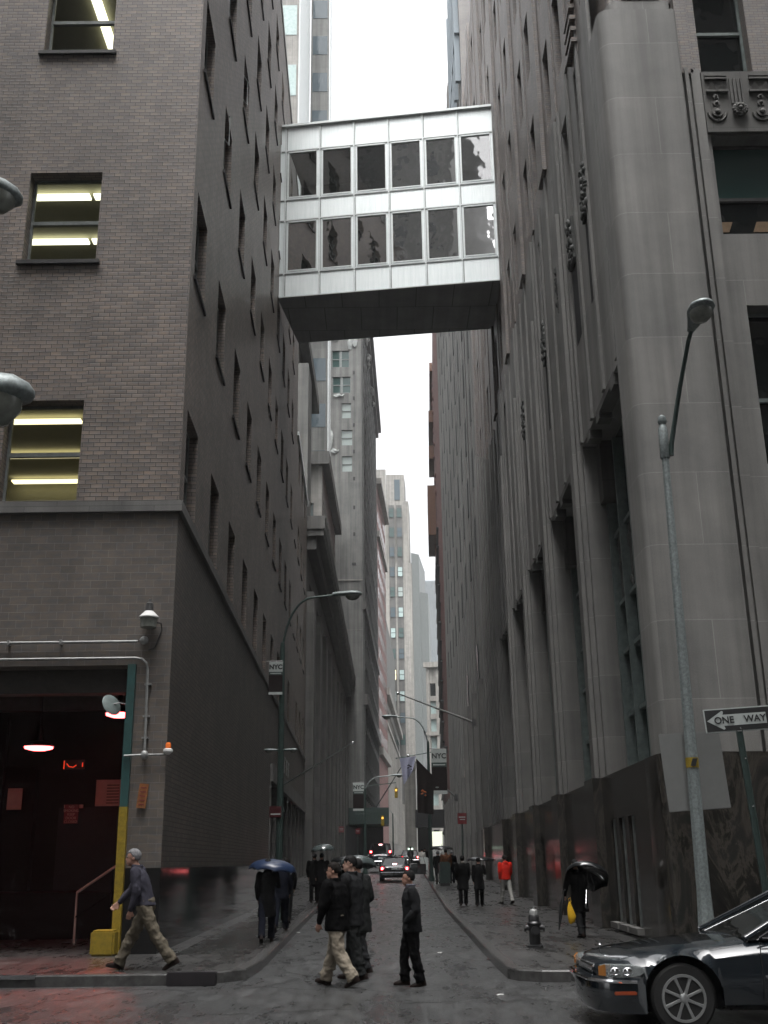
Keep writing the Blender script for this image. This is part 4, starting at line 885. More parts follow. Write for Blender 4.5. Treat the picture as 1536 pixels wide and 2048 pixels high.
# ------------------------------------------------------------------ the rest of the crossing: blocks along the cross street and behind the viewpoint
def backdrop(lab, x0, x1, y0, y1, h, mat, fac):  # unseen blocks added to cut sky light on the fronts; heights tuned for it
    o = empty('street_block', ((x0+x1)/2, y0, 0), label=lab, cat='building', group='blocks lining the cross street outside the picture'); mb = MB(); mb.prism([(x0, y0), (x1, y0), (x1, y1), (x0, y1)], 0, h); part(o, mb, 'wall', mat)
    g = MB(); s_ = -1 if fac == y0 else 1; x = x0+1.5
    while x < x1-2:
        z = 5
        while z < h-3: g.box(x, x+1.3, fac-.03, fac+.03, z, z+2.2); z += 4.2
        x += 3.2
    part(o, g, 'windows', 'glass_dark')
backdrop('brown block continuing the left side of the cross street', -90, -20.1, 20.5, 60, 62, 'brick_tan', 20.5)
backdrop('gray block continuing the right side of the cross street', 19.3, 90, 20.3, 60, 70, 'stone_dark', 20.3)
backdrop('gray stone block behind the viewpoint on the left', -90, -5.5, -50, -3.5, 80, 'stone_dark', -3.5)
backdrop('tan block behind the viewpoint on the right', 5.5, 90, -50, -3.5, 78, 'brick_tan', -3.5)

hz = MB().box(-160, 160, -70, 700, -2, 175).out('haze', None); tag(hz, kind='stuff')
hm = bpy.data.materials.new('haze'); hm.use_nodes = True; ht = hm.node_tree; ht.nodes.remove(ht.nodes['Principled BSDF'])
pv = ht.nodes.new('ShaderNodeVolumePrincipled'); pv.inputs['Color'].default_value = (.9, .93, .95, 1); pv.inputs['Density'].default_value = .0003; pv.inputs['Anisotropy'].default_value = .2
ht.links.new(pv.outputs[0], ht.nodes['Material Output'].inputs['Volume']); hz.data.materials.append(hm)

# ------------------------------------------------------------------ street lamps, signs, banners
def cobra(parent, loc, rz, s=1.0, tilt=0.0, name='lamp_head'):
    mb = MB(); n = 18; prof = [(-.42, .05, .05, .0), (-.30, .075, .07, 0), (-.12, .12, .085, 0), (.10, .18, .10, 0), (.26, .17, .09, 0), (.36, .11, .055, 0), (.40, .03, .02, 0)]
    rings = [[(math.cos(a)*w*s, x*s, (math.sin(a)*h*(1 if math.sin(a) > 0 else .55))*s) for a in [k*2*PI/n for k in range(n)]] for x, w, h, _ in prof]
    mb.loft(rings); o = mb.out(name, 'galvanised', parent, 60); o.location = loc; o.rotation_euler = (tilt, 0, rz)
    g = MB(); g.lathe([(.155*s, .0), (.15*s, -.05*s), (.09*s, -.12*s), (.01, -.145*s)], (0, .13*s, -.03*s), 20, 1, 1.25); g.out('lens', 'lamp_lens', o, 60); return o
def arc_arm(p0, dx, dz, n=12):
    return [(p0[0]+dx*(1-math.cos(t*PI/2)), p0[1], p0[2]+dz*math.sin(t*PI/2)) for t in [i/n for i in range(n+1)]]
def aim(o, end, D, s):
    D = Vector(D).normalized(); o.rotation_euler = D.to_track_quat('Y', 'Z').to_euler(); o.location = Vector(end)+D*.40*s
def street_lamp(x, y, z0, hp_, dx, dz, lab, mat='pole_green', low=None, banner=None, s=1.15, lean=0):
    L = empty('street_lamp', (x, y, z0), label=lab, cat='street lamp', group='street lamps on curved arms')
    MB().lathe([(.2, 0), (.2, .12), (.14, .3), (.115, 1.0), (.075, hp_), (.06, hp_+.12), (.001, hp_+.14)], seg=8).out('pole', mat, L, 40)
    q = arc_arm((0, 0, hp_-.3), dx*.45, dz+.3); q += [(dx*.45+(dx*.55-.35*math.copysign(1, dx))*k/4, 0, hp_+dz+.02*k) for k in (1, 2, 3, 4)]
    MB().tube(q, .036, 8).out('arm', mat if abs(dx) < 2.2 else 'galvanised', L, 50)
    cobra(L, (dx-.1*math.copysign(1, dx), 0, hp_+dz+.09), -math.copysign(PI/2, dx), s)
    if low:
        z, span = low; MB().tube([(-span/2, 0, z), (span/2, 0, z)], .03, 8).out('cross_arm', mat, L, 50)
        cobra(L, (-span/2, 0, z), PI/2, .5); cobra(L, (span/2, 0, z), -PI/2, .5)
    return L
def banner(x, y, z, w, h, lab, lower='pole_green'):
    t = empty('street_banner', (x, y, z), label=lab, cat='banner', group='banners hung from lamp posts')
    MB().box(0, w, -.012, .012, -h*.30, 0).out('top_field', 'sign_white', t)
    MB().box(0, w, -.012, .012, -h*.40, -h*.302).out('name_strip', 'pole_green', t); MB().box(0, w, -.012, .012, -h*.92, -h*.402).out('picture_field', 'flag_black' if lower == 'pole_green' else lower, t)
    MB().box(0, w, -.012, .012, -h, -h*.922).out('bottom_strip', 'sign_white', t); MB().tube([(-.1, 0, .02), (w, 0, .02)], .02, 6).out('rod', 'frame_dark', t)
    text_mesh('banner_text', 'NYC', w*.46, 'sign_black', t, (w/2, -.02, -h*.16), bold=.01)
    mb = MB(); mb.box(w*.1, w*.9, -.02, -.013, -h*.365, -h*.34); mb.out('banner_line', 'sign_white', t); return t
# left near lamp on the left pavement
street_lamp(-3.12, 33, .15, 7.9, 2.12, 1.55, 'tall dark lamp post on the left pavement beside the blue umbrella', low=(4.75, .62))
banner(-3.52, 32.9, 7.55, .42, 1.0, 'NYC banner high on the dark lamp post of the left pavement')
t = empty('parking_sign', (-3.12, 32.86, 3.1), label='small dark red regulation sign on the left lamp post', cat='sign'); MB().box(-.30, .06, -.01, .01, -.16, .16, .004).out('plate', 'sign_dull_red', t); MB().box(-.26, .03, -.014, -.011, -.08, -.05).out('plate_line', 'sign_white', t)
street_lamp(2.55, 64, gz(64)+.15, 7.6, -2.35, 1.5, 'gray lamp post beside the right NYC banner, arm curving over the road', low=(6.0-.9, .8), s=1.1)
banner(2.72, 63.95, 7.9, .88, 2.55, 'large NYC banner with dark picture on the right hand lamp post')
street_lamp(-1.42, 78, gz(78)+.15, 5.6, 2.4, .9, 'thin lamp post beside the far left NYC banner', s=1.0)
banner(-2.25, 78, 7.0, .78, 1.9, 'NYC banner in front of the far dark marquee')
street_lamp(1.0, 150, gz(150), 5.6, -2.2, .7, 'small distant lamp post near the end of the street', s=1.2)
# right foreground pole
R_ = empty('street_lamp', (5.0, 18.0, .15), label='tall galvanised corner lamp post before the stone building', cat='street lamp', group='street lamps on curved arms')
R_.rotation_euler = (0, math.radians(.6), 0)
MB().lathe([(.19, 0), (.19, .15), (.14, .32), (.112, 1.0), (.088, 4.5), (.06, 8.6), (.055, 8.85)], seg=8).out('pole', 'galvanised', R_, 30)
MB().lathe([(.075, 8.3), (.085, 8.32), (.085, 8.85), (.07, 8.9), (.055, 8.95), (.085, 9.0), (.07, 9.1), (.02, 9.14)], seg=14).out('collar', 'galvanised', R_, 40)
MB().tube([(.1, -.02, 8.35), (.13, -.04, 8.6), (.27, -.35, 9.5), (.37, -.80, 10.22), (.38, -1.0, 10.33)], [.05, .045, .04, .038, .038], 10).out('arm', 'pole_green', R_, 50)
h = cobra(R_, (0, 0, 0), 0, 1.25, 0); aim(h, (.38, -.98, 10.34), (-.02, -1, .05), 1.25); h.data.materials[0] = M['galvanised']
MB().lathe([(.108, 2.9), (.108, 3.06)], seg=8).out('warning_band', 'yellow_paint', R_)
mb = MB(); mb.loft([[(-.06, -.113, 2.92), (.02, -.113, 2.92), (.06, -.113, 3.04), (-.02, -.113, 3.04)], [(-.06, -.103, 2.92), (.02, -.103, 2.92), (.06, -.103, 3.04), (-.02, -.103, 3.04)]]); mb.out('band_mark', 'sign_black', R_)
o = MB().box(-.5, .5, -.012, .012, -.63, .63, .008).out('blank_sign', 'sign_back', smooth=30, loc=(5.12, 18.25, 3.02)); o.rotation_euler = (0, math.radians(-3), math.radians(-4)); tag(o, 'gray back of a tall sheet metal sign fixed behind the corner lamp post', 'sign')
t = empty('one_way_sign', (5.66, 17.4, 3.75), label='black and white ONE WAY arrow sign pointing left on a dark post', cat='sign'); t.rotation_euler = (0, math.radians(-3), math.radians(-3))
MB().box(-.53, .53, 0, .012, -.19, .19, .004).out('plate', 'sign_white', t); MB().box(-.51, .51, -.004, -.001, -.17, .17).out('black_field', 'sign_black', t)
mb = MB(); ar = [(-.49, 0), (-.24, .15), (-.215, .135), (-.23, .088), (.45, .088), (.45, -.088), (-.23, -.088), (-.215, -.135), (-.24, -.15)]
mb.poly([(x, -.007, z) for x, z in ar]); mb.out('arrow', 'sign_white', t)
text_mesh('sign_text', 'ONE', .15, 'sign_black', t, (-.22, -.012, -.004), bold=.003); text_mesh('sign_text', 'WAY', .15, 'sign_black', t, (.27, -.012, -.004), bold=.003)
mb = MB(); mb.box(-.035, .035, .014, .05, -3.6, -.1); mb.box(-.05, -.035, .0, .045, -3.6, -.1); mb.box(.035, .05, .0, .045, -3.6, -.1); mb.out('post', 'pole_green', t)
mb = MB()
for z in (-.14, -.62, -1.35): mb.ell((.02, -.005, z), (.014, .012, .014), 1)
mb.box(.05, .056, 0, .02, -1.0, -.7); mb.out('bolt', 'steel_edge', t)
# foreground lamp heads at the left edge
for (x, y, z, s, rz, tl, lab) in ((-5.42, 12.7, 10.75, 1.25, math.radians(-150), .35, 'upper lamp head entering at the left edge, pointing down right'), (-4.36, 10.0, 6.26, 1.45, math.radians(-95), .05, 'lower larger lamp head at the left edge beside the lit windows')):
    L = empty('street_lamp', (x, y, 0), label=lab, cat='street lamp', group='street lamps on curved arms'); c = cobra(L, (0, 0, 0), 0, s, 0); aim(c, (-.35, -.2 if tl > .2 else 0, z), (.7, .75, -.12) if tl > .2 else (1, .12, 0), s); c.scale = (1, 1, 1.5)
    MB().tube([(-.35, -.2 if tl > .2 else 0, z+.03), (-.9, 0, z+.35 if tl > .2 else z-.05), (-2.4, 0, z-.2), (-2.8, 0, z-1.2)], .035, 8).out('arm', 'galvanised', L, 50); MB().lathe([(.2, 0), (.12, .5), (.08, z-1)], (-2.8, 0, 0), 8).out('pole', 'galvanised', L, 40)
# red parking sign on right pavement, other poles
for (x, y, h_, lab) in ((3.56, 52, 2.45, 'red parking sign on a thin post on the right pavement'), (-3.75, 95, 2.4, 'small red sign on a thin post in front of the bank'), (-2.6, 105, 2.3, 'tiny red sign left of the far NYC banner post')):
    t = empty('parking_sign', (x, y, gz(y)+.15), label=lab, cat='sign', group='red parking signs'); MB().tube([(0, 0, 0), (0, 0, h_+.55)], .035, 8).out('post', 'pole_green', t, 50)
    MB().box(-.2, .22, -.05, -.03, h_+.45, h_+.95, .01).out('plate', 'sign_red', t); mb = MB(); mb.box(-.14, .16, -.056, -.051, h_+.74, h_+.79); mb.box(-.1, .14, -.056, -.051, h_+.64, h_+.68); mb.out('plate_line', 'sign_white', t)
# flag poles and flags
def flagpole(a, b, r, lab, mat='pipe_gray', ball=True):
    t = empty('flag_pole', a, label=lab, cat='flag pole', group='flag poles slanting from the facades'); d = Vector(b)-Vector(a); MB().tube([(0, 0, 0), d], [r*1.3, r*.7], 8).out('pole', mat, t, 50)
    MB().ell(d, (r*1.8,)*3, 2).out('finial', 'chrome' if ball else mat, t, 60); MB().box(-.12, .12, -.12, .12, -.25, .2, .02).out('bracket', 'frame_dark', t); return t
flagpole((-4.8, 50, 4.9), (-1.33, 46, 6.45), .035, 'bare flag pole slanting up from the left facade', 'frame_gray')
flagpole((5.6, 68, 9.9), (.86, 66.5, 11.55), .055, 'pale bare flag pole slanting across the street from the right facade')
flagpole((4.6, 72, 5.6), (1.5, 70, 8.1), .05, 'flag pole carrying the dark banner flag on the right')
flagpole((-2.9, 150, 6.2), (3.0, 140, 14.5), .07, 'dark flag pole rising from the far marquee', 'frame_dark')
flagpole((3.9, 70, 8.45), (.75, 70, 7.95), .03, 'thin horizontal rod holding the white pennant flag', 'pole_green', False)
def flag(pts, name, lab, mat, y, mark=None, mm='flag_orange'):
    t = empty(name, (0, y, 0), label=lab, cat='flag'); mb = MB(); n = 8
    (x0, z0), (x1, z1), (x2, z2), (x3, z3) = pts; V = {}
    for i in range(n+1):
        for j in range(n+1):
            u, v = i/n, j/n; ax, az = x0+(x1-x0)*u, z0+(z1-z0)*u; bx, bz = x3+(x2-x3)*u, z3+(z2-z3)*u
            V[i, j] = mb.b.verts.new((ax+(bx-ax)*v, .12*math.sin(u*9+v*2)*v, az+(bz-az)*v))
    for i in range(n):
        for j in range(n): mb.b.faces.new((V[i, j], V[i+1, j], V[i+1, j+1], V[i, j+1]))
    mb.out('cloth', mat, t, 60)
    if mark:
        mb = MB(); random.seed(12)
        for k in range(9): mb.ell((mark[0]+random.uniform(-.16, .16), -.14, mark[1]+random.uniform(-.18, .18)), (.06, .03, .05), 1)
        mb.out('emblem', mm, t, 60)
    return t
flag([(1.78, 7.2), (2.75, 6.2), (2.68, 4.15), (1.82, 4.25)], 'hanging_flag', 'long black flag with orange emblem hanging before the right lamp post', 'flag_black', 62, (2.2, 5.3))
flag([(.95, 7.92), (2.0, 8.05), (1.75, 7.1), (1.2, 6.3)], 'pennant_flag', 'pale lilac pennant flag with purple emblem hanging over the street', 'flag_white', 69.8, (1.62, 7.35), 'cloth_plum')
# traffic lights far away
for (x, y, z, lab) in ((1.0, 100, 7.6, 'yellow traffic signal hanging higher over the far street'), (-.25, 100, 5.2, 'yellow traffic signal glowing lower beside the pale facade')):
    t = empty('traffic_signal', (x, y, z), label=lab, cat='traffic light', group='yellow traffic signals'); MB().box(-.14, .14, -.12, .12, -.45, .45, .03).out('housing', 'yellow_paint', t, 40); MB().ell((0, -.14, .22), (.1, .05, .1), 2).out('lens', 'amber_light', t, 60)
    MB().tube([(0, 0, .45), (0, 0, .9), (-3.5 if x > 0 else -2.4, 0, .5)], .04, 6).out('mast_arm', 'pole_green', t, 50)
# hydrant
t = empty('fire_hydrant', (2.68, 20.9, .15), label='black fire hydrant with a silver top on the right pavement', cat='hydrant'); t.scale = (.88,)*3
MB().lathe([(.17, 0), (.17, .04), (.115, .06), (.11, .42), (.14, .44), (.14, .47), (.115, .5), (.11, .60), (.09, .63)], seg=20).out('barrel', 'black_paint', t, 35)
MB().lathe([(.09, .62), (.088, .70), (.06, .735), (.025, .745), (.025, .78), (.001, .785)], seg=20).out('bonnet', 'pipe_gray', t, 40)
for s_ in (-1, 1): mb = MB(); mb.tube([(0, 0, .38), (s_*.19, 0, .38)], .06, 12); mb.tube([(s_*.17, 0, .38), (s_*.21, 0, .38)], .075, 8); mb.out('outlet', 'black_paint', t, 35)
mb = MB(); mb.tube([(0, 0, .33), (0, -.18, .33)], .075, 12); mb.tube([(0, -.16, .33), (0, -.2, .33)], .09, 8); mb.out('pump_outlet', 'black_paint', t, 35)
t = empty('mail_box', (2.95, 57, gz(57)+.15), label='dark green box standing beside the right lamp post', cat='mail box'); MB().box(-.28, .28, -.25, .25, .12, 1.15, .06).out('box', 'pole_green', t, 40); MB().box(-.24, .24, -.2, .2, 0, .13).out('foot', 'black_paint', t)
t = empty('newspaper_box', (2.5, 74, gz(74)+.15), label='white newspaper box on the kerb behind the open car door', cat='newspaper box'); MB().box(-.25, .25, -.2, .2, .3, 1.1, .03).out('case', 'sign_white', t, 40); MB().box(-.05, .05, -.05, .05, 0, .31).out('leg', 'black_paint', t)
# made-up red capped pipe standing in for a reflection in the marble
t = empty('red_reflection', (5.35, 33.5, .15), label='pipe and red cap standing in for a red reflection in the black marble base', cat='red_reflection'); MB().tube([(0, 0, 0), (0, 0, 1.3)], .06, 10).out('pipe', 'copper', t, 50); MB().lathe([(.1, 1.3), (.11, 1.45), (.03, 1.48)]).out('cap', 'cloth_red', t, 50); MB().tube([(0, 0, 1.0), (-.2, 0, .95)], .05, 8).out('outlet', 'sign_red', t, 50)

# ------------------------------------------------------------------ people
def remesh(o, vox, sm=4, disp=0.0, ds=.1):
    md = o.modifiers.new('remesh', 'REMESH'); md.mode = 'VOXEL'; md.voxel_size = vox; md.use_smooth_shade = True
    s = o.modifiers.new('smooth', 'SMOOTH'); s.factor = .5; s.iterations = sm
    if disp:
        tx = bpy.data.textures.get('fold') or bpy.data.textures.new('fold', 'CLOUDS'); tx.noise_scale = ds; tx.noise_depth = 2
        d = o.modifiers.new('folds', 'DISPLACE'); d.texture = tx; d.strength = disp; d.mid_level = .5; d.texture_coords = 'LOCAL'
def ring(c, rx, ry, n=20, tilt=0):
    return [(c[0]+math.cos(k*2*PI/n)*rx, c[1]+math.sin(k*2*PI/n)*ry, c[2]+math.sin(k*2*PI/n)*tilt) for k in range(n)]
def person(label, x, y, heading, H, legs=(28, 5, -24, 18), arms=((-18, 10), (20, 15)), lean=4, top='cloth_black', bot='cloth_black', hair='hair_black', sk='skin', hem=.80, vox=.011,
           shoe='leather', head_turn=0, look=0, pocket=False, fat=1.0, z=None, collar=None, hood=False, coat=False, bald=False, group=None, umb_arm=None, bag=1.0):
    """local frame: +Y forward, +X right. legs = (thigh R, knee R, thigh L, knee L) degrees, arms = ((shoulder, elbow) R, L)"""
    s = H/1.76; R = math.radians
    P = {}
    lo = []
    for sd, th, kn in ((1, legs[0], legs[1]), (-1, legs[2], legs[3])):
        hip = Vector((sd*.09, 0, .93)); k = hip+Vector((sd*.01, math.sin(R(th))*.44, -math.cos(R(th))*.44)); a = k+Vector((0, math.sin(R(th-kn))*.42, -math.cos(R(th-kn))*.42))
        P[sd] = (hip, k, a); foot_a = max(-60, min(12, (th-kn)*.75)); lo.append(a.z-.085-max(0, math.sin(R(-foot_a))*.15)*1)
    dz = -min(P[1][2].z-.09, P[-1][2].z-.09)
    up_ = Vector((0, math.sin(R(lean)), math.cos(R(lean)))); pel = Vector((0, 0, .95+dz)); 
    sp_ = lambda h: pel+up_*(h-.95)
    sh = {sd: sp_(1.425)+Vector((sd*.185*fat, 0, 0)) for sd in (1, -1)}
    hc = sp_(1.62)+Vector((0, .03, 0)); hr = Matrix.Rotation(R(head_turn), 3, 'Z')
    gzz = (gz(y)+z) if z is not None else gz(y)
    vb = vox*.9 if vox < .014 else vox
    b = MB()
    # head with jaw, nose, ears, neck
    def hp_(v): return hc+hr @ Vector(v)
    b.ell(hp_((0, -.008, .03)), (.076, .096, .092), 3); b.ell(hp_((0, .022, -.035)), (.058, .07, .078), 3); b.ell(hp_((0, .055, -.085)), (.032, .032, .026), 2)
    b.loft([[hp_((q[0], q[1], z_)) for q in ring_] for ring_, z_ in (([(.010, .085), (0, .097), (-.010, .085), (0, .06)], .022), ([(.017, .085), (0, .118), (-.017, .085), (0, .06)], -.018), ([(.012, .085), (0, .10), (-.012, .085), (0, .06)], -.032))])
    for sd in (1, -1): b.ell(hp_((sd*.078, -.012, -.005)), (.012, .022, .032), 2)
    b.ell(hp_((0, .088, -.055)), (.024, .012, .008), 2); b.ell(hp_((0, .086, -.068)), (.02, .012, .008), 2)
    b.cap(sp_(1.46), hc+Vector((0, -.015, -.06)), .062, .056)
    b.loft([ring(sp_(.93), .12, .085), ring(sp_(1.1), .115, .08), ring(sp_(1.35), .14, .09), ring(sp_(1.46), .09, .06)])
    hands = {}
    J = MB(); sleeve = vox*0+.058*fat
    for i, sd in enumerate((1, -1)):
        sa, el = arms[i]; out_ = .10
        e = sh[sd]+Vector((sd*.05, math.sin(R(sa+lean))*.29, -math.cos(R(sa+lean))*.29)); d2 = R(sa+lean+el)
        w = e+Vector((-sd*.03 if not pocket else -sd*.06, math.sin(d2)*.25, -math.cos(d2)*.25))
        if umb_arm == sd:
            e = sh[sd]+Vector((sd*.06, .06, -.26)); w = e+Vector((-sd*.09, .14, .17)); d2 = R(140)
        b.cap(sh[sd], e, .045, .036); b.cap(e, w, .036, .026)
        J.cap(sh[sd], e, .072*fat, .060*fat); J.cap(e, e+(w-e)*.93, .060*fat, .046)
        hands[sd] = (w, (w-e).normalized())
        wd = (w-e).normalized(); sdv = Vector((1, 0, 0))
        pm = w+wd*.05; fw2 = Vector((0, 1, 0)); nrm = wd.cross(sdv).normalized()
        if not pocket:
            b.loft([[w+sdv*a_*.0+nrm*c_*.03+sdv*a_*.016 for a_, c_ in ((1, 1), (-1, 1), (-1, -1), (1, -1))], [pm+wd*.04+nrm*c_*.042+sdv*a_*.014 for a_, c_ in ((1, 1), (-1, 1), (-1, -1), (1, -1))]])
            for f_ in range(4):
                base = pm+wd*.035+nrm*(-.032+f_*.021); l = (.058, .068, .064, .050)[f_]; curl = -sd*.5
                mid = base+wd*l*.55+sdv*curl*l*.25; tip = mid+wd*l*.35+sdv*curl*l*.7
                b.tube([base, mid, tip], [.0095, .009, .0075], 8)
            tb = w+wd*.03+nrm*(.035 if True else 0); b.tube([tb, tb+wd*.03+nrm*.022-sdv*sd*.01, tb+wd*.058+nrm*.022-sdv*sd*.022], [.011, .0105, .008], 8)
    for sd in (1, -1):
        h_, k_, a_ = [q+Vector((0, 0, dz)) for q in P[sd]]; b.cap(h_, k_, .06, .045); b.cap(k_, a_, .045, .033)
    body = b.out('person', sk); remesh(body, vb*s, 2)
    body.location = (x, y, gzz); body.rotation_euler = (0, 0, R(heading)); body.scale = (s, s, s); tag(body, label, 'person', group)
    # jacket
    hz = hem
    rr = [(hz, .165*fat, .125*fat), (hz+.01, .175*fat, .135*fat), (1.0, .165*fat, .125*fat), (1.15, .165*fat, .125*fat), (1.3, .185*fat, .13*fat), (1.41, .17*fat, .105*fat), (1.475, .095, .075), (1.50, .07, .06)]
    if coat: rr = [(hz, .20*fat, .17), (hz+.01, .21*fat, .18), (.9, .18*fat, .15)]+rr[2:]
    rr = [q for q in rr if q[0] >= hz-.001]; J.loft([ring(sp_(h) if h > .95 else pel+Vector((0, 0, h-.95)), rx, ry) for h, rx, ry in rr])
    if collar is None: J.lathe([(.082, -.02), (.09, .03), (.075, .05), (.06, .0)], sp_(1.485)+Vector((0, .0, 0)), 18)
    if hood: J.ell(sp_(1.46)+Vector((0, -.075, 0)), (.11, .07, .085), 3)
    j = J.out('jacket' if not coat else 'coat', top, body); remesh(j, vox, 2, .026 if vox < .014 else .02, .11)
    if collar: C_ = MB(); C_.lathe([(.075, -.02), (.088, .035), (.07, .05), (.06, .0)], sp_(1.49), 18); c = C_.out('collar', collar, body, 50)
    # trousers
    T = MB(); T.loft([ring(pel+Vector((0, 0, h)), rx, ry) for h, rx, ry in ((-.13, .12, .10), (-.05, .16*fat, .12*fat), (.06, .16*fat, .12*fat), (.1, .14, .11))])
    for sd in (1, -1):
        h_, k_, a_ = [q+Vector((0, 0, dz)) for q in P[sd]]
        T.cap(h_+Vector((0, 0, -.04)), k_, .108*bag, .084*bag); T.cap(k_, a_+(k_-a_)*.14, .084*bag, .074*bag); T.tube([k_+(a_-k_)*.6, a_+(a_-k_)*.06], [.074*bag, .082*bag], 14)
        T.ell(k_+(a_-k_)*.82+Vector((0, .016, 0)), (.086*bag, .09*bag, .035), 2); T.ell(k_+(a_-k_)*.66+Vector((0, -.02, 0)), (.08*bag, .084*bag, .03), 2); T.ell(k_+Vector((0, -.015, -.03)), (.086*bag, .086*bag, .05), 2)
    t_ = T.out('trousers', bot, body); remesh(t_, vox, 2, .05 if vox < .014 else .015, .09)
    for sd, th, kn in ((1, legs[0], legs[1]), (-1, legs[2], legs[3])):
        a_ = P[sd][2]+Vector((0, 0, dz)); ang = R(max(-45, min(12, (th-kn)*.7))); Fm = Matrix.Rotation(ang, 3, 'X'); F_ = MB()
        prof = [(-.085, .022, .04), (-.075, .036, .055), (-.02, .042, .062), (.06, .044, .045), (.12, .047, .034), (.165, .036, .026), (.185, .012, .014)]
        F_.loft([[a_+Fm @ Vector((math.cos(t0)*w_+sd*.006, y_, -.085+max(0, math.sin(t0))*h_*1.6+h_*.3*(1 if math.sin(t0) > 0 else 0))) for t0 in [k*2*PI/14 for k in range(14)]] for y_, w_, h_ in prof])
        F_.out('shoe', shoe, body, 60)
    # hair
    Hh = MB(); q = bmesh.ops.create_icosphere(Hh.b, subdivisions=4, radius=1)
    for v in q['verts']:
        c = v.co.copy(); front = c.y > .38 and c.z < .36+.1*abs(c.x); low = c.z < -.30 and c.y > -.15 or c.z < -.72; side = c.y > .16 and c.z < .08
        k = .82 if (front or low or side) else 1.0+.06*noise.noise(c*7)+.03*noise.noise(c*21)
        v.co = hp_((c.x*.087*k, -.012+c.y*.107*k, .038+c.z*.103*k))
    if not bald: Hh.out('hair', hair, body, 60)
    if vox < .014:
        for sd in (1, -1): E_ = MB(); E_.ell(hp_((sd*.031, .083, .012)), (.0125, .009, .0065), 2); E_.out('eye', 'cloth_black', body, 60)
        E_ = MB()
        for sd in (1, -1): E_.tube([hp_((sd*.015, .093, .030)), hp_((sd*.03, .092, .034)), hp_((sd*.047, .082, .029))], .0045, 6)
        E_.out('eyebrows', hair, body, 60)
    return body
def umbrella(lab, x, y, z, r, h, mat, tilt=(0, 0), shaft=.85, vox=0):
    t = empty('umbrella', (x, y, z), label=lab, cat='umbrella', group='open umbrellas held by walkers'); t.rotation_euler = (math.radians(tilt[0]), math.radians(tilt[1]), .2); mb = MB(); n = 8; sub = 4; rings = []
    for j in range(9):
        u = j/8; row = []
        for i in range(n*sub):
            a = 2*PI*i/(n*sub); fr_ = (i % sub)/sub; sag = math.sin(fr_*PI); rad = r*math.sin(u*PI/2*1.0)*(1-.055*sag*u*u); zz = h*math.cos(u*PI/2)+.035*sag*u*u-(0)
            row.append((math.cos(a)*max(rad, .002), math.sin(a)*max(rad, .002), zz))
        rings.append(row)
    inner = [[(q[0]*.985, q[1]*.985, q[2]-.012) for q in row] for row in rings[::-1]]
    mb.loft(rings+inner, True); mb.out('canopy', mat, t, 35)
    MB().tube([(0, 0, h+.07), (0, 0, -shaft+h)], .008, 8).out('shaft', 'chrome', t, 50); MB().tube([(0, 0, -shaft+h), (0, 0, -shaft+h-.08), (.03, 0, -shaft+h-.11), (.06, 0, -shaft+h-.08)], .014, 8).out('handle', 'black_paint', t, 50)
    mb = MB()
    for i in range(n):
        a = 2*PI*i/n; mb.tube([(math.cos(a)*r*math.sin(u*PI/2)*.97, math.sin(a)*r*math.sin(u*PI/2)*.97, h*math.cos(u*PI/2)-.02) for u in (0, .25, .5, .75, 1)], .004, 5)
    mb.out('ribs', 'chrome', t, 50); return t
WALK = (26, 4, -22, 22)
person('gray haired man in a plum jacket and khaki trousers striding left past the yellow post', -3.68, 17.5, 90, 1.84, (26, 2, -24, 14), ((10, 18), (-26, 26)), 17, 'cloth_plum', 'cloth_khaki', 'hair_gray', 'skin', .93, head_turn=6, z=.15, fat=1.1)
person('man in black jacket and pale tan trousers nearest in the crossing group', -.70, 16.35, 62, 1.68, (18, 2, -10, 26), ((-8, 18), (4, 12)), 4, 'cloth_black', 'cloth_tan', 'hair_brown', 'skin', .78, z=0, fat=1.3, head_turn=20, bag=1.12)
person('dark haired man with a pale face looking left, middle of the crossing group', -.50, 17.1, 70, 1.74, (8, 2, -8, 8), ((2, 12), (-4, 14)), 2, 'cloth_charcoal', 'cloth_gray', 'hair_black', 'skin_pale', .74, z=0, fat=1.25, head_turn=28)
person('man in a long gray raincoat half hidden behind the crossing group', -.42, 18.1, 60, 1.70, (8, 2, -8, 10), ((-15, 60), (10, 60)), 3, 'cloth_gray', 'cloth_charcoal', 'hair_black', 'skin', .62, z=0, fat=1.22, coat=True)
person('man in a charcoal jacket with gray collar and hands in pockets crossing alone', .36, 16.25, 96, 1.53, (16, 16, -2, 10), ((-16, 52), (-12, 54)), 2, 'cloth_charcoal', 'cloth_black', 'hair_black', 'skin', .80, z=0, pocket=True, fat=1.18, collar='collar', head_turn=-4)
person('walker in a long black coat beneath the blue umbrella', -2.42, 23.2, 5, 1.60, (14, 2, -16, 14), ((5, 20), (-10, 15)), 3, 'cloth_black', 'cloth_navy', 'hair_black', 'skin_dark', .52, .016, z=.15, coat=True, umb_arm=1)
umbrella('blue umbrella over the walker on the left kerb', -2.35, 23.5, 1.50, .50, .24, 'umb_blue', (0, 6))
person('dark suited walker just ahead of the blue umbrella', -2.45, 26.6, 0, 1.62, (18, 2, -20, 16), ((10, 15), (-14, 15)), 3, 'cloth_navy', 'cloth_navy', 'hair_black', 'skin', .78, .018, z=.15)
person('walker in black with a bag, third along the left pavement', -2.66, 30.4, 0, 1.66, (-18, 14, 18, 2), ((10, 15), (-14, 15)), 3, 'cloth_black', 'cloth_black', 'hair_brown', 'skin', .75, .02, z=.15)
person('walker with a gray bag farther along the left pavement beside the shop', -3.05, 35, 180, 1.66, (-15, 14, 18, 2), ((10, 15), (-14, 15)), 3, 'cloth_gray', 'cloth_charcoal', 'hair_brown', 'skin', .75, .02, z=.15)
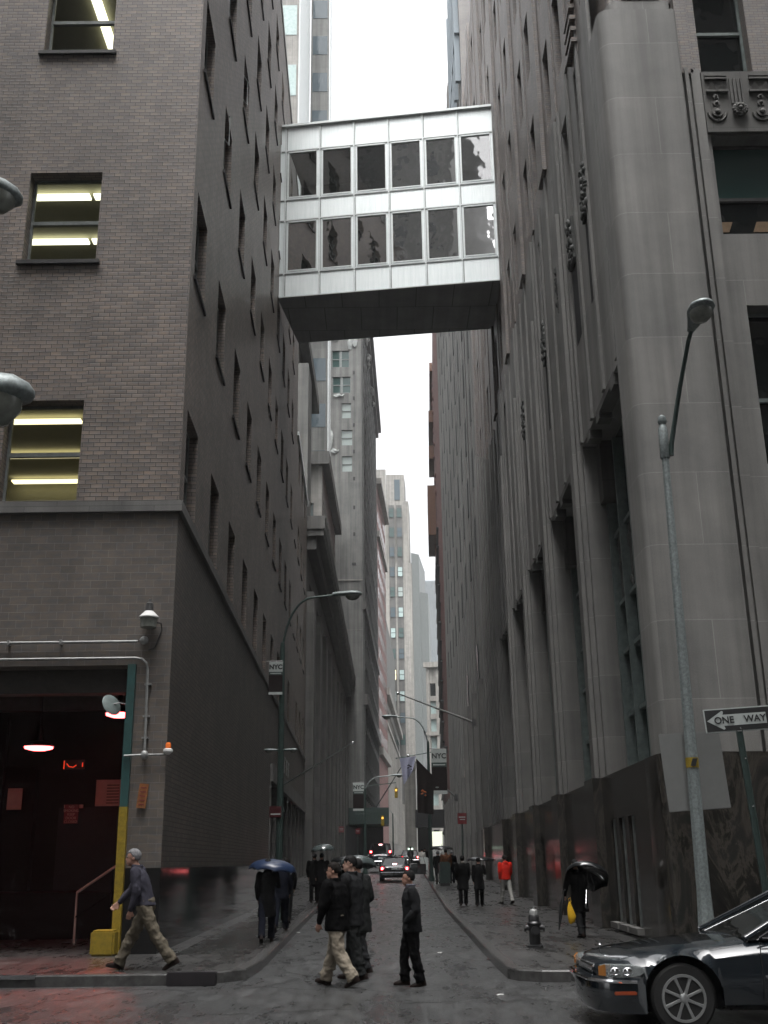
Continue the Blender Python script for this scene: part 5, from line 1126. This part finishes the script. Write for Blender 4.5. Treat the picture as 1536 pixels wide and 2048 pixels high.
person('dark figure farthest left against the shop windows', -3.6, 41, 180, 1.72, (-15, 14, 18, 2), ((10, 15), (-14, 15)), 3, 'cloth_black', 'cloth_black', 'hair_black', 'skin', .75, .022, z=.15)
person('left of the two people standing under the small gray umbrella', -2.75, 43.5, 0, 1.78, (3, 0, -6, 6), ((5, 20), (-5, 20)), 2, 'cloth_black', 'cloth_black', 'hair_black', 'skin', .62, .02, z=.15, fat=1.15, umb_arm=1)
person('broad shouldered person in black just right of the one with the small gray umbrella', -2.42, 42.6, 0, 1.80, (6, 0, -8, 6), ((5, 20), (-5, 20)), 2, 'cloth_charcoal', 'cloth_black', 'hair_black', 'skin', .72, .02, z=.15, fat=1.1)
umbrella('small shiny gray umbrella over two people on the left pavement', -2.36, 42.4, 2.08, .46, .26, 'umb_gray', (0, -4))
person('person in a long dark coat beneath the gray umbrella behind the crossing group', -.80, 30.2, 0, 1.62, (8, 0, -8, 8), ((5, 20), (-5, 20)), 2, 'cloth_black', 'cloth_black', 'hair_black', 'skin', .5, .02, z=0, coat=True, umb_arm=1)
umbrella('shiny gray green umbrella behind the heads of the crossing men', -.74, 30.2, 1.56, .50, .27, 'umb_gray', (-8, 5))
umbrella('dark umbrella farther off above the crossing group', -1.45, 40, 1.68, .5, .2, 'umb_black', (0, 0)); person('dark figure walking behind the crossing group', -1.5, 40, 0, 1.7, WALK, ((5, 20), (-5, 20)), 2, 'cloth_black', 'cloth_black', 'hair_black', 'skin', .6, .022, z=0, umb_arm=1)
person('person in a long black coat and pale scarf left of the black umbrella couple', 2.72, 40.3, 0, 1.68, (5, 0, -5, 6), ((5, 10), (-5, 10)), 2, 'cloth_black', 'cloth_black', 'hair_black', 'skin_dark', .55, .02, z=.15, coat=True, fat=1.1, collar='cloth_scarf')
person('person in a black coat under the flat black umbrella on the right pavement', 3.22, 39.4, 0, 1.62, (8, 0, -6, 6), ((5, 10), (-5, 10)), 2, 'cloth_black', 'cloth_black', 'hair_black', 'skin', .6, .02, z=.15, coat=True, umb_arm=1)
umbrella('flat black umbrella over the dark couple on the right pavement', 3.35, 40, 1.66, .52, .14, 'umb_black')
person('person in a bright red jacket and off white trousers walking away on the right pavement', 4.34, 41.2, 20, 1.68, (-16, 6, 14, 2), ((8, 20), (-12, 20)), 3, 'cloth_red', 'cloth_offwhite', 'hair_black', 'skin', .86, .018, z=.15, hood=True, fat=1.15)
person('person in a brown belted coat walking away beyond the couple', 3.05, 57.5, 0, 1.75, (6, 0, -8, 8), ((5, 10), (-5, 10)), 2, 'cloth_brown', 'cloth_black', 'hair_black', 'skin', .72, .024, z=.15, coat=True, fat=1.1)
person('dark figure left of the brown coat under a black umbrella', 2.72, 59, 0, 1.72, WALK, ((5, 10), (-5, 10)), 2, 'cloth_black', 'cloth_black', 'hair_gray', 'skin', .7, .026, z=.15, umb_arm=1)
umbrella('black umbrella above the brown coated person', 2.95, 59.5, gz(60)+1.85, .62, .2, 'umb_black')
person('dark figure right of the brown coat near the marble wall', 3.5, 60, 0, 1.72, WALK, ((5, 10), (-5, 10)), 2, 'cloth_black', 'cloth_navy', 'hair_gray', 'skin', .7, .026, z=.15)
ub = person('person in a black raincoat under the torn black umbrella by the marble wall', 3.95, 23.4, 25, 1.50, (8, 4, -8, 6), ((20, 30), (12, 10)), 6, 'cloth_black', 'cloth_charcoal', 'hair_black', 'skin', .55, .014, z=.15, coat=True, fat=1.15, umb_arm=1)
umbrella('shiny black umbrella tilted over the walker by the marble wall', 4.12, 23.3, 1.28, .46, .27, 'umb_black', (-30, 20))
t = empty('folded_umbrella', (3.55, 23.2, .75), label='dark folded umbrella hanging from the hand of the raincoated walker', cat='umbrella'); MB().tube([(.05, 0, .2), (.0, 0, .0), (-.08, 0, -.45)], [.02, .05, .012], 10).out('canopy', 'umb_black', t, 50); MB().tube([(.05, 0, .2), (.06, 0, .3), (.1, 0, .32)], .01, 8).out('handle', 'black_paint', t, 50)
t = empty('plastic_bag', (3.70, 23.1, .72), label='bright yellow plastic bag carried beside the marble wall', cat='bag'); mb = MB(); mb.loft([ring((0, 0, .12), .015, .015), ring((.0, 0, .02), .05, .03), ring((.03, 0, -.15), .085, .05), ring((.02, 0, -.26), .065, .04), ring((0, 0, -.30), .01, .01)]); mb.out('bag_body', 'bag_yellow', t, 60)
MB().tube([(0, 0, .1), (-.02, 0, .17), (.02, 0, .2), (.03, 0, .12), (0, 0, .1)], .008, 6).out('bag_handle', 'bag_yellow', t, 50)
random.seed(21)
for i, (x, y) in enumerate(((2.5, 78), (2.9, 84), (2.1, 96))):
    person(['pale dressed figure beyond the open car door', 'distant figure in dark clothes near the far right canopy', 'most distant walker near the end of the right kerb'][i], x, y, 0, 1.7, WALK, ((5, 10), (-5, 10)), 2, ['cloth_offwhite', 'cloth_black', 'cloth_gray'][i], 'cloth_black', 'hair_black', 'skin', .78, .03, z=.15)

# ------------------------------------------------------------------ cars
def cut(o, mb):
    c = mb.out('cutter', None); md = o.modifiers.new('arch', 'BOOLEAN'); md.operation = 'DIFFERENCE'; md.object = c; md.solver = 'EXACT'
    dg = bpy.context.evaluated_depsgraph_get(); dg.update(); me = bpy.data.meshes.new_from_object(o.evaluated_get(dg)); o.modifiers.clear(); o.data = me; bpy.data.objects.remove(c)
def car(label, loc, rz, paint='car_paint', brake=False, group=None, door=False, L=5.25, hi=0.0, cat='car', wf=1.02):
    """local: front towards -X, x=0 at the nose; y across; z up"""
    C = empty('parked_car' if False else 'car', loc, rz, label=label, cat=cat, group=group); W2 = .93
    k = L/5.25
    st = [(0.00, .58, .50, .36, .62), (.03, .72, .64, .30, .68), (.12, .84, .76, .24, .745), (.35, .905, .82, .20, .80), (.8, .93, .84, .19, .865), (1.3, .94, .85, .19, .915), (1.62, .945, .86, .19, .945), (2.4, .95, .86, .19, .955), (3.4, .95, .86, .19, .965), (4.1, .94, .85, .19, .985), (4.6, .925, .83, .2, .985), (5.0, .89, .79, .24, .965), (5.18, .82, .72, .30, .90), (5.25, .70, .60, .40, .84)]
    rings = []; st2 = []
    xs_ = sorted({q[0] for q in st if min(abs(q[0]-wf), abs(q[0]-3.95)) > .42} | {c_+.40*math.sin(t_/9*PI/2) for c_ in (wf, 3.95) for t_ in range(-9, 10)} | {c_+d_ for c_ in (wf, 3.95) for d_ in (-.402, .402)})
    for x_ in xs_:
        for q0, q1 in zip(st, st[1:]):
            if q0[0] <= x_ <= q1[0]: f_ = (x_-q0[0])/(q1[0]-q0[0]); st2.append((x_, *[q0[i]+(q1[i]-q0[i])*f_ for i in (1, 2, 3, 4)])); break
    for x, wb, wt, zb_, zt in st2:
        zt = zt-.085+hi*.3; zs = zb_+(zt-zb_)*.80
        dmin = min(abs(x-wf), abs(x-3.95)); ar = .325+math.sqrt(max(0, .40**2-dmin**2)) if dmin < .40 else 0
        half = [(0, zb_), (wb*.8, zb_), (wb*.97, zb_+.07), (wb, zb_+.22), (wb+.004, zb_+(zs-zb_)*.6), (wb*.985, zs), (wt*.99, zt-.035), (wt*.9, zt-.005), (wt*.55, zt+.018), (0, zt+.026)]
        half = [(yy, max(zz, ar)) if yy > .5 else (yy, zz) for yy, zz in half]
        rings.append([(x*k, yy, zz) for yy, zz in half]+[(x*k, -yy, zz) for yy, zz in half[1:-1][::-1]])
    mb = MB(); mb.loft(rings); b = mb.out('body', paint, C)
    wx = (wf*k, 3.95*k)
    b.data.shade_smooth()
    try: b.data.set_sharp_from_angle(angle=math.radians(32))
    except Exception: pass
    b.data.materials.clear(); b.data.materials.append(M[paint])
    sub = MB(); sub.box(.3*k, 4.95*k, -.6, .6, .2, .55); 
    for x in wx: sub.box(x-.45, x+.45, -.66, .66, .2, .56)
    sub.out('underbody', 'rubber', C)
    # greenhouse
    zr_ = 1.34+hi
    G = MB(); gs = [(1.50, .80, .865, .86), (2.48, .60, zr_-.02, .9), (2.65, .60, zr_, .9), (3.55, .60, zr_, .9), (4.35, .78, .89, .86)] if not hi else [(1.5, .80, .86, .86), (2.1, .68, zr_-.02, .9), (2.3, .69, zr_, .9), (4.85, .74, zr_, .9), (4.97, .80, .9, .86)]
    G.loft([[(x*k, -.86, .85), (x*k, -wt_, zt_), (x*k, wt_, zt_), (x*k, .86, .85)] for x, wt_, zt_, _ in gs]); G.out('windows', 'car_glass', C)
    Rf = MB(); x1, x2 = gs[1][0], gs[3][0]; Rf.loft([[(x*k, -w_, zr_-.03), (x*k, -w_*.9, zr_+.02), (x*k, 0, zr_+.04), (x*k, w_*.9, zr_+.02), (x*k, w_, zr_-.03)] for x, w_ in ((x1-.04, .55), (x1+.1, .625), (x2-.1, .63), (x2+.06, .57))]); Rf.out('roof', paint, C, 50)
    for sd in (-1, 1):
        Ch = MB()
        for q_, r_ in (([(1.50*k, sd*.82, .86), (x1*k, sd*.615, zr_)], .035), ([(gs[4][0]*k, sd*.80, .89), (x2*k, sd*.62, zr_)], .06), ([(2.95*k, sd*.87, .87), (3.0*k, sd*.62, zr_)], .03)): MB().tube(q_, r_, 8).out('pillar', paint, C, 50)
        Ch.tube([(1.62*k, sd*.885, .875), (x1*k+.05, sd*.645, zr_-.005), (x2*k, sd*.655, zr_)], .011, 6); Ch.tube([(1.50*k, sd*.80, .895), (x1*k-.03, sd*.60, zr_+.01)], .009, 6); Ch.tube([(1.65*k, sd*.90, .875), (4.2*k, sd*.89, .905)], .009, 6)
        Ch.tube([(1.62*k, sd*.955, .52), (3.4*k, sd*.962, .53)], .014, 6); Ch.tube([(4.45*k, sd*.945, .53), (5.0*k, sd*.9, .53)], .012, 6)
        Ch.out('chrome_trim', 'chrome', C, 50)
    Bp = MB(); pth = [(.37*k, .95), (.24*k, .915), (.10*k, .84), (.0*k-.045, .55), (-.075, .0)]; pth = [(x, -y_) for x, y_ in pth]+[(x, y_) for x, y_ in pth[:-1][::-1]]
    Bp.loft([[(x-dx, y_*(1+dw), z_) for dx, dw, z_ in ((-.03, 0, .19), (.03, .0, .30), (.035, .01, .47), (.0, 0, .52), (-.06, -.06, .52), (-.06, -.06, .19))] for x, y_ in pth]); Bp.out('front_bumper', paint, C, 40)
    Cb = MB(); Cb.tube([(x-.036, y_*1.012, .487) for x, y_ in pth], .018, 6); Cb.out('bumper_chrome', 'chrome', C, 50)
    for sd in (-1, 1):
        hl_ = MB(); hl_.loft([[(x*k, sd*y_, z_+dz_) for dz_ in (-.0, .0)]+[(x*k, sd*y_, z_+h_), (x*k+.01, sd*(y_-.05), z_+h_+.008), (x*k+.03, sd*(y_-.1), z_)] for x, y_, z_, h_ in ((.015, .70, .525, .09), (.06, .79, .522, .11), (.16, .885, .522, .115), (.28, .925, .527, .11), (.37, .937, .545, .075), (.42, .94, .57, .03))]); bmesh.ops.remove_doubles(hl_.b, verts=hl_.b.verts, dist=1e-5); h0 = hl_.out('headlight', 'lens', C, 40)
        rl = MB(); rl.ell((.14*k, sd*.868, .58), (.06, .035, .045), 2); rl.ell((.26*k, sd*.905, .58), (.06, .03, .045), 2); rl.out('reflector', 'chrome', h0, 60)
        am = MB(); am.loft([[(x*k, sd*y_, .53), (x*k, sd*y_, .53+h_), (x*k+.02, sd*(y_-.04), .545)] for x, y_, h_ in ((.0, .705, .085), (.03, .755, .10), (.055, .795, .11))]); am.out('indicator', 'amber_lens', C, 40)
        sm = MB(); sm.box(.10*k, .33*k, sd*.945-.012, sd*.945+.012, .365, .40, .008); sm.out('side_marker', 'orange_lens', C)
        mi = MB(); mi.ell((1.98*k, sd*1.02, .905), (.07, .11, .075), 3); mi.tube([(2.0*k, sd*.86, .87), (2.0*k, sd*1.0, .885)], .03, 8); mi.out('mirror', paint, C, 60)
        tl = MB(); tl.box(5.19*k, 5.28*k, sd*.72-.10, sd*.72+.10, .62+hi*1.1, .80+hi*1.1, .03); t0 = tl.out('tail_light', 'brake_light' if brake else 'orange_lens', C, 40)
        if brake: cc = MB(); cc.ell((5.29*k, sd*.72, .71+hi*1.1), (.02, .05, .055), 2); cc.out('bulb', 'brake_core', t0, 60)
    if brake: cb = MB(); cb.box(gs[4][0]*k-.14, gs[4][0]*k-.06, -.12, .12, .94, .99) if not hi else cb.box(5.0*k, 5.06*k, -.12, .12, zr_-.1, zr_-.04); cb.out('brake_light_high', 'brake_core', C)
    orn = MB(); orn.tube([(.16*k, 0, .68), (.17*k, 0, .76)], .006, 6); orn.lathe([(.001, .755), (.018, .77), (.001, .795)], (.17*k, 0, 0), 10); orn.out('hood_ornament', 'chrome', C, 50)
    gr = MB(); gr.box(-.01*k, .05*k, -.38, .38, .51, .61, .02); gr.out('grille', 'chrome', C)
    pl_ = MB(); pl_.box(5.27*k, 5.285*k, -.17, .17, .66, .78); pl_.out('licence_plate', 'sign_white', C)
    rb = MB(); rb.box(5.18*k, 5.33*k, -.86, .86, .36, .56, .05); rb.out('rear_bumper', paint, C, 40); rb = MB(); rb.tube([(5.335*k, -.8, .5), (5.335*k, .8, .5)], .015, 6); rb.out('rear_trim', 'chrome', C, 50)
    seams = MB(); 
    for x in (1.6, 3.0): seams.box(x*k-.004, x*k+.004, -.957, -.951, .3, .84)
    seams.out('door_seam', 'rubber', C)
    dh = MB(); dh.tube([(2.6*k, -.965, .74), (2.78*k, -.965, .74)], .014, 8); dh.out('door_handle', paint, C, 50)
    for x in wx:
        for sd in (-1, 1):
            w = MB(); w.loft([[(x+math.cos(a)*r_, sd*yy, .325+math.sin(a)*r_) for a in [q*2*PI/36 for q in range(36)]] for yy, r_ in ((.68, .30), (.70, .325), (.88, .325), (.905, .30), (.905, .225))], True); wo = w.out('wheel', 'rubber', C, 40)
            r = MB(); Y = sd*.91
            r.loft([[(x+math.cos(a)*r_, sd*yy, .325+math.sin(a)*r_) for a in [q*2*PI/36 for q in range(36)]] for yy, r_ in ((.90, .225), (.918, .222), (.918, .198), (.895, .195))], False)
            for q in range(8):
                a = q*PI/4+.39; d_ = Vector((math.cos(a), 0, math.sin(a))); n_ = Vector((-math.sin(a), 0, math.cos(a))); c0 = Vector((x, Y, .325))
                r.loft([[c0+d_*r0_+n_*w_+Vector((0, sd*o_, 0)) for w_, o_ in ((-ww, -.01), (-ww*.6, .004), (ww*.6, .004), (ww, -.01))] for r0_, ww in ((.04, .02), (.12, .017), (.20, .021))])
            r.lathe([(.001, .0), (.05, .0)], (0, 0, 0), 4) if False else None
            r.ell((x, Y+sd*.0, .325), (.05, .012, .05), 2); r.out('rim', 'alloy', wo, 40)
            dk = MB(); dk.loft([[(x+math.cos(a)*.20, sd*yy, .325+math.sin(a)*.20) for a in [q*2*PI/24 for q in range(24)]] for yy in (.885, .89)]); dk.out('brake_disc', 'rubber', wo)
    if door:
        d = MB(); d.box(0, .05, 0, .95, .35, .95, .02); dd = d.out('open_door', paint, C, 40); dd.location = (2.7*k, .93, 0); dd.rotation_euler = (0, 0, math.radians(-8))
        g = MB(); g.tube([(.02, .05, .95), (.02, .25, 1.32), (.02, .8, 1.32), (.02, .9, .95)], .02, 6); g.out('door_frame', paint, dd)
    return C
car('glossy black sedan entering at the right foreground, front wheel showing', (2.15, 12.6, -.01), math.radians(.5), wf=.80)
car('dark sedan braking in the middle of the street with its right door open', (.60, 70.9, gz(68.5)+.02), -PI/2-.02, 'car_silver', True, 'braking traffic in the street', True, 4.9)
car('dark van like car braking farther up the street on the left', (-.30, 89.5, gz(87)+.3), -PI/2-.02, 'car_paint', True, 'braking traffic in the street', False, 4.8, .42, 'van')
car('distant taxi with lit roof lamp and red tail lights at the end of the street', (2.35, 110, gz(107.5)), -PI/2-.02, 'car_silver', True, 'braking traffic in the street', False, 4.9)
tx = MB().box(-.25, .25, -.1, .1, 0, .18, .03); o = tx.out('taxi_roof_lamp', 'roof_lamp', loc=(2.35, 107, gz(107)+1.40)); tag(o, 'glowing pale green lamp on the roof of the distant taxi', 'roof lamp')
# litter on the road
for (x, y) in ((1.45, 15.1), (-2.0, 26), (1.0, 22)):
    mb = MB(); mb.loft([ring((0, 0, .002), .05, .025, 7), ring((.01, 0, .012), .035, .02, 7)]); o = mb.out('litter', 'white_paint', loc=(x, y, .0 if x > -1.9 else .155)); tag(o, ['small white scrap of paper on the wet road near the black sedan', 'pale scrap of litter on the left pavement', 'small scrap of litter in the middle of the road'][[1.45, -2.0, 1.0].index(x)], 'litter')
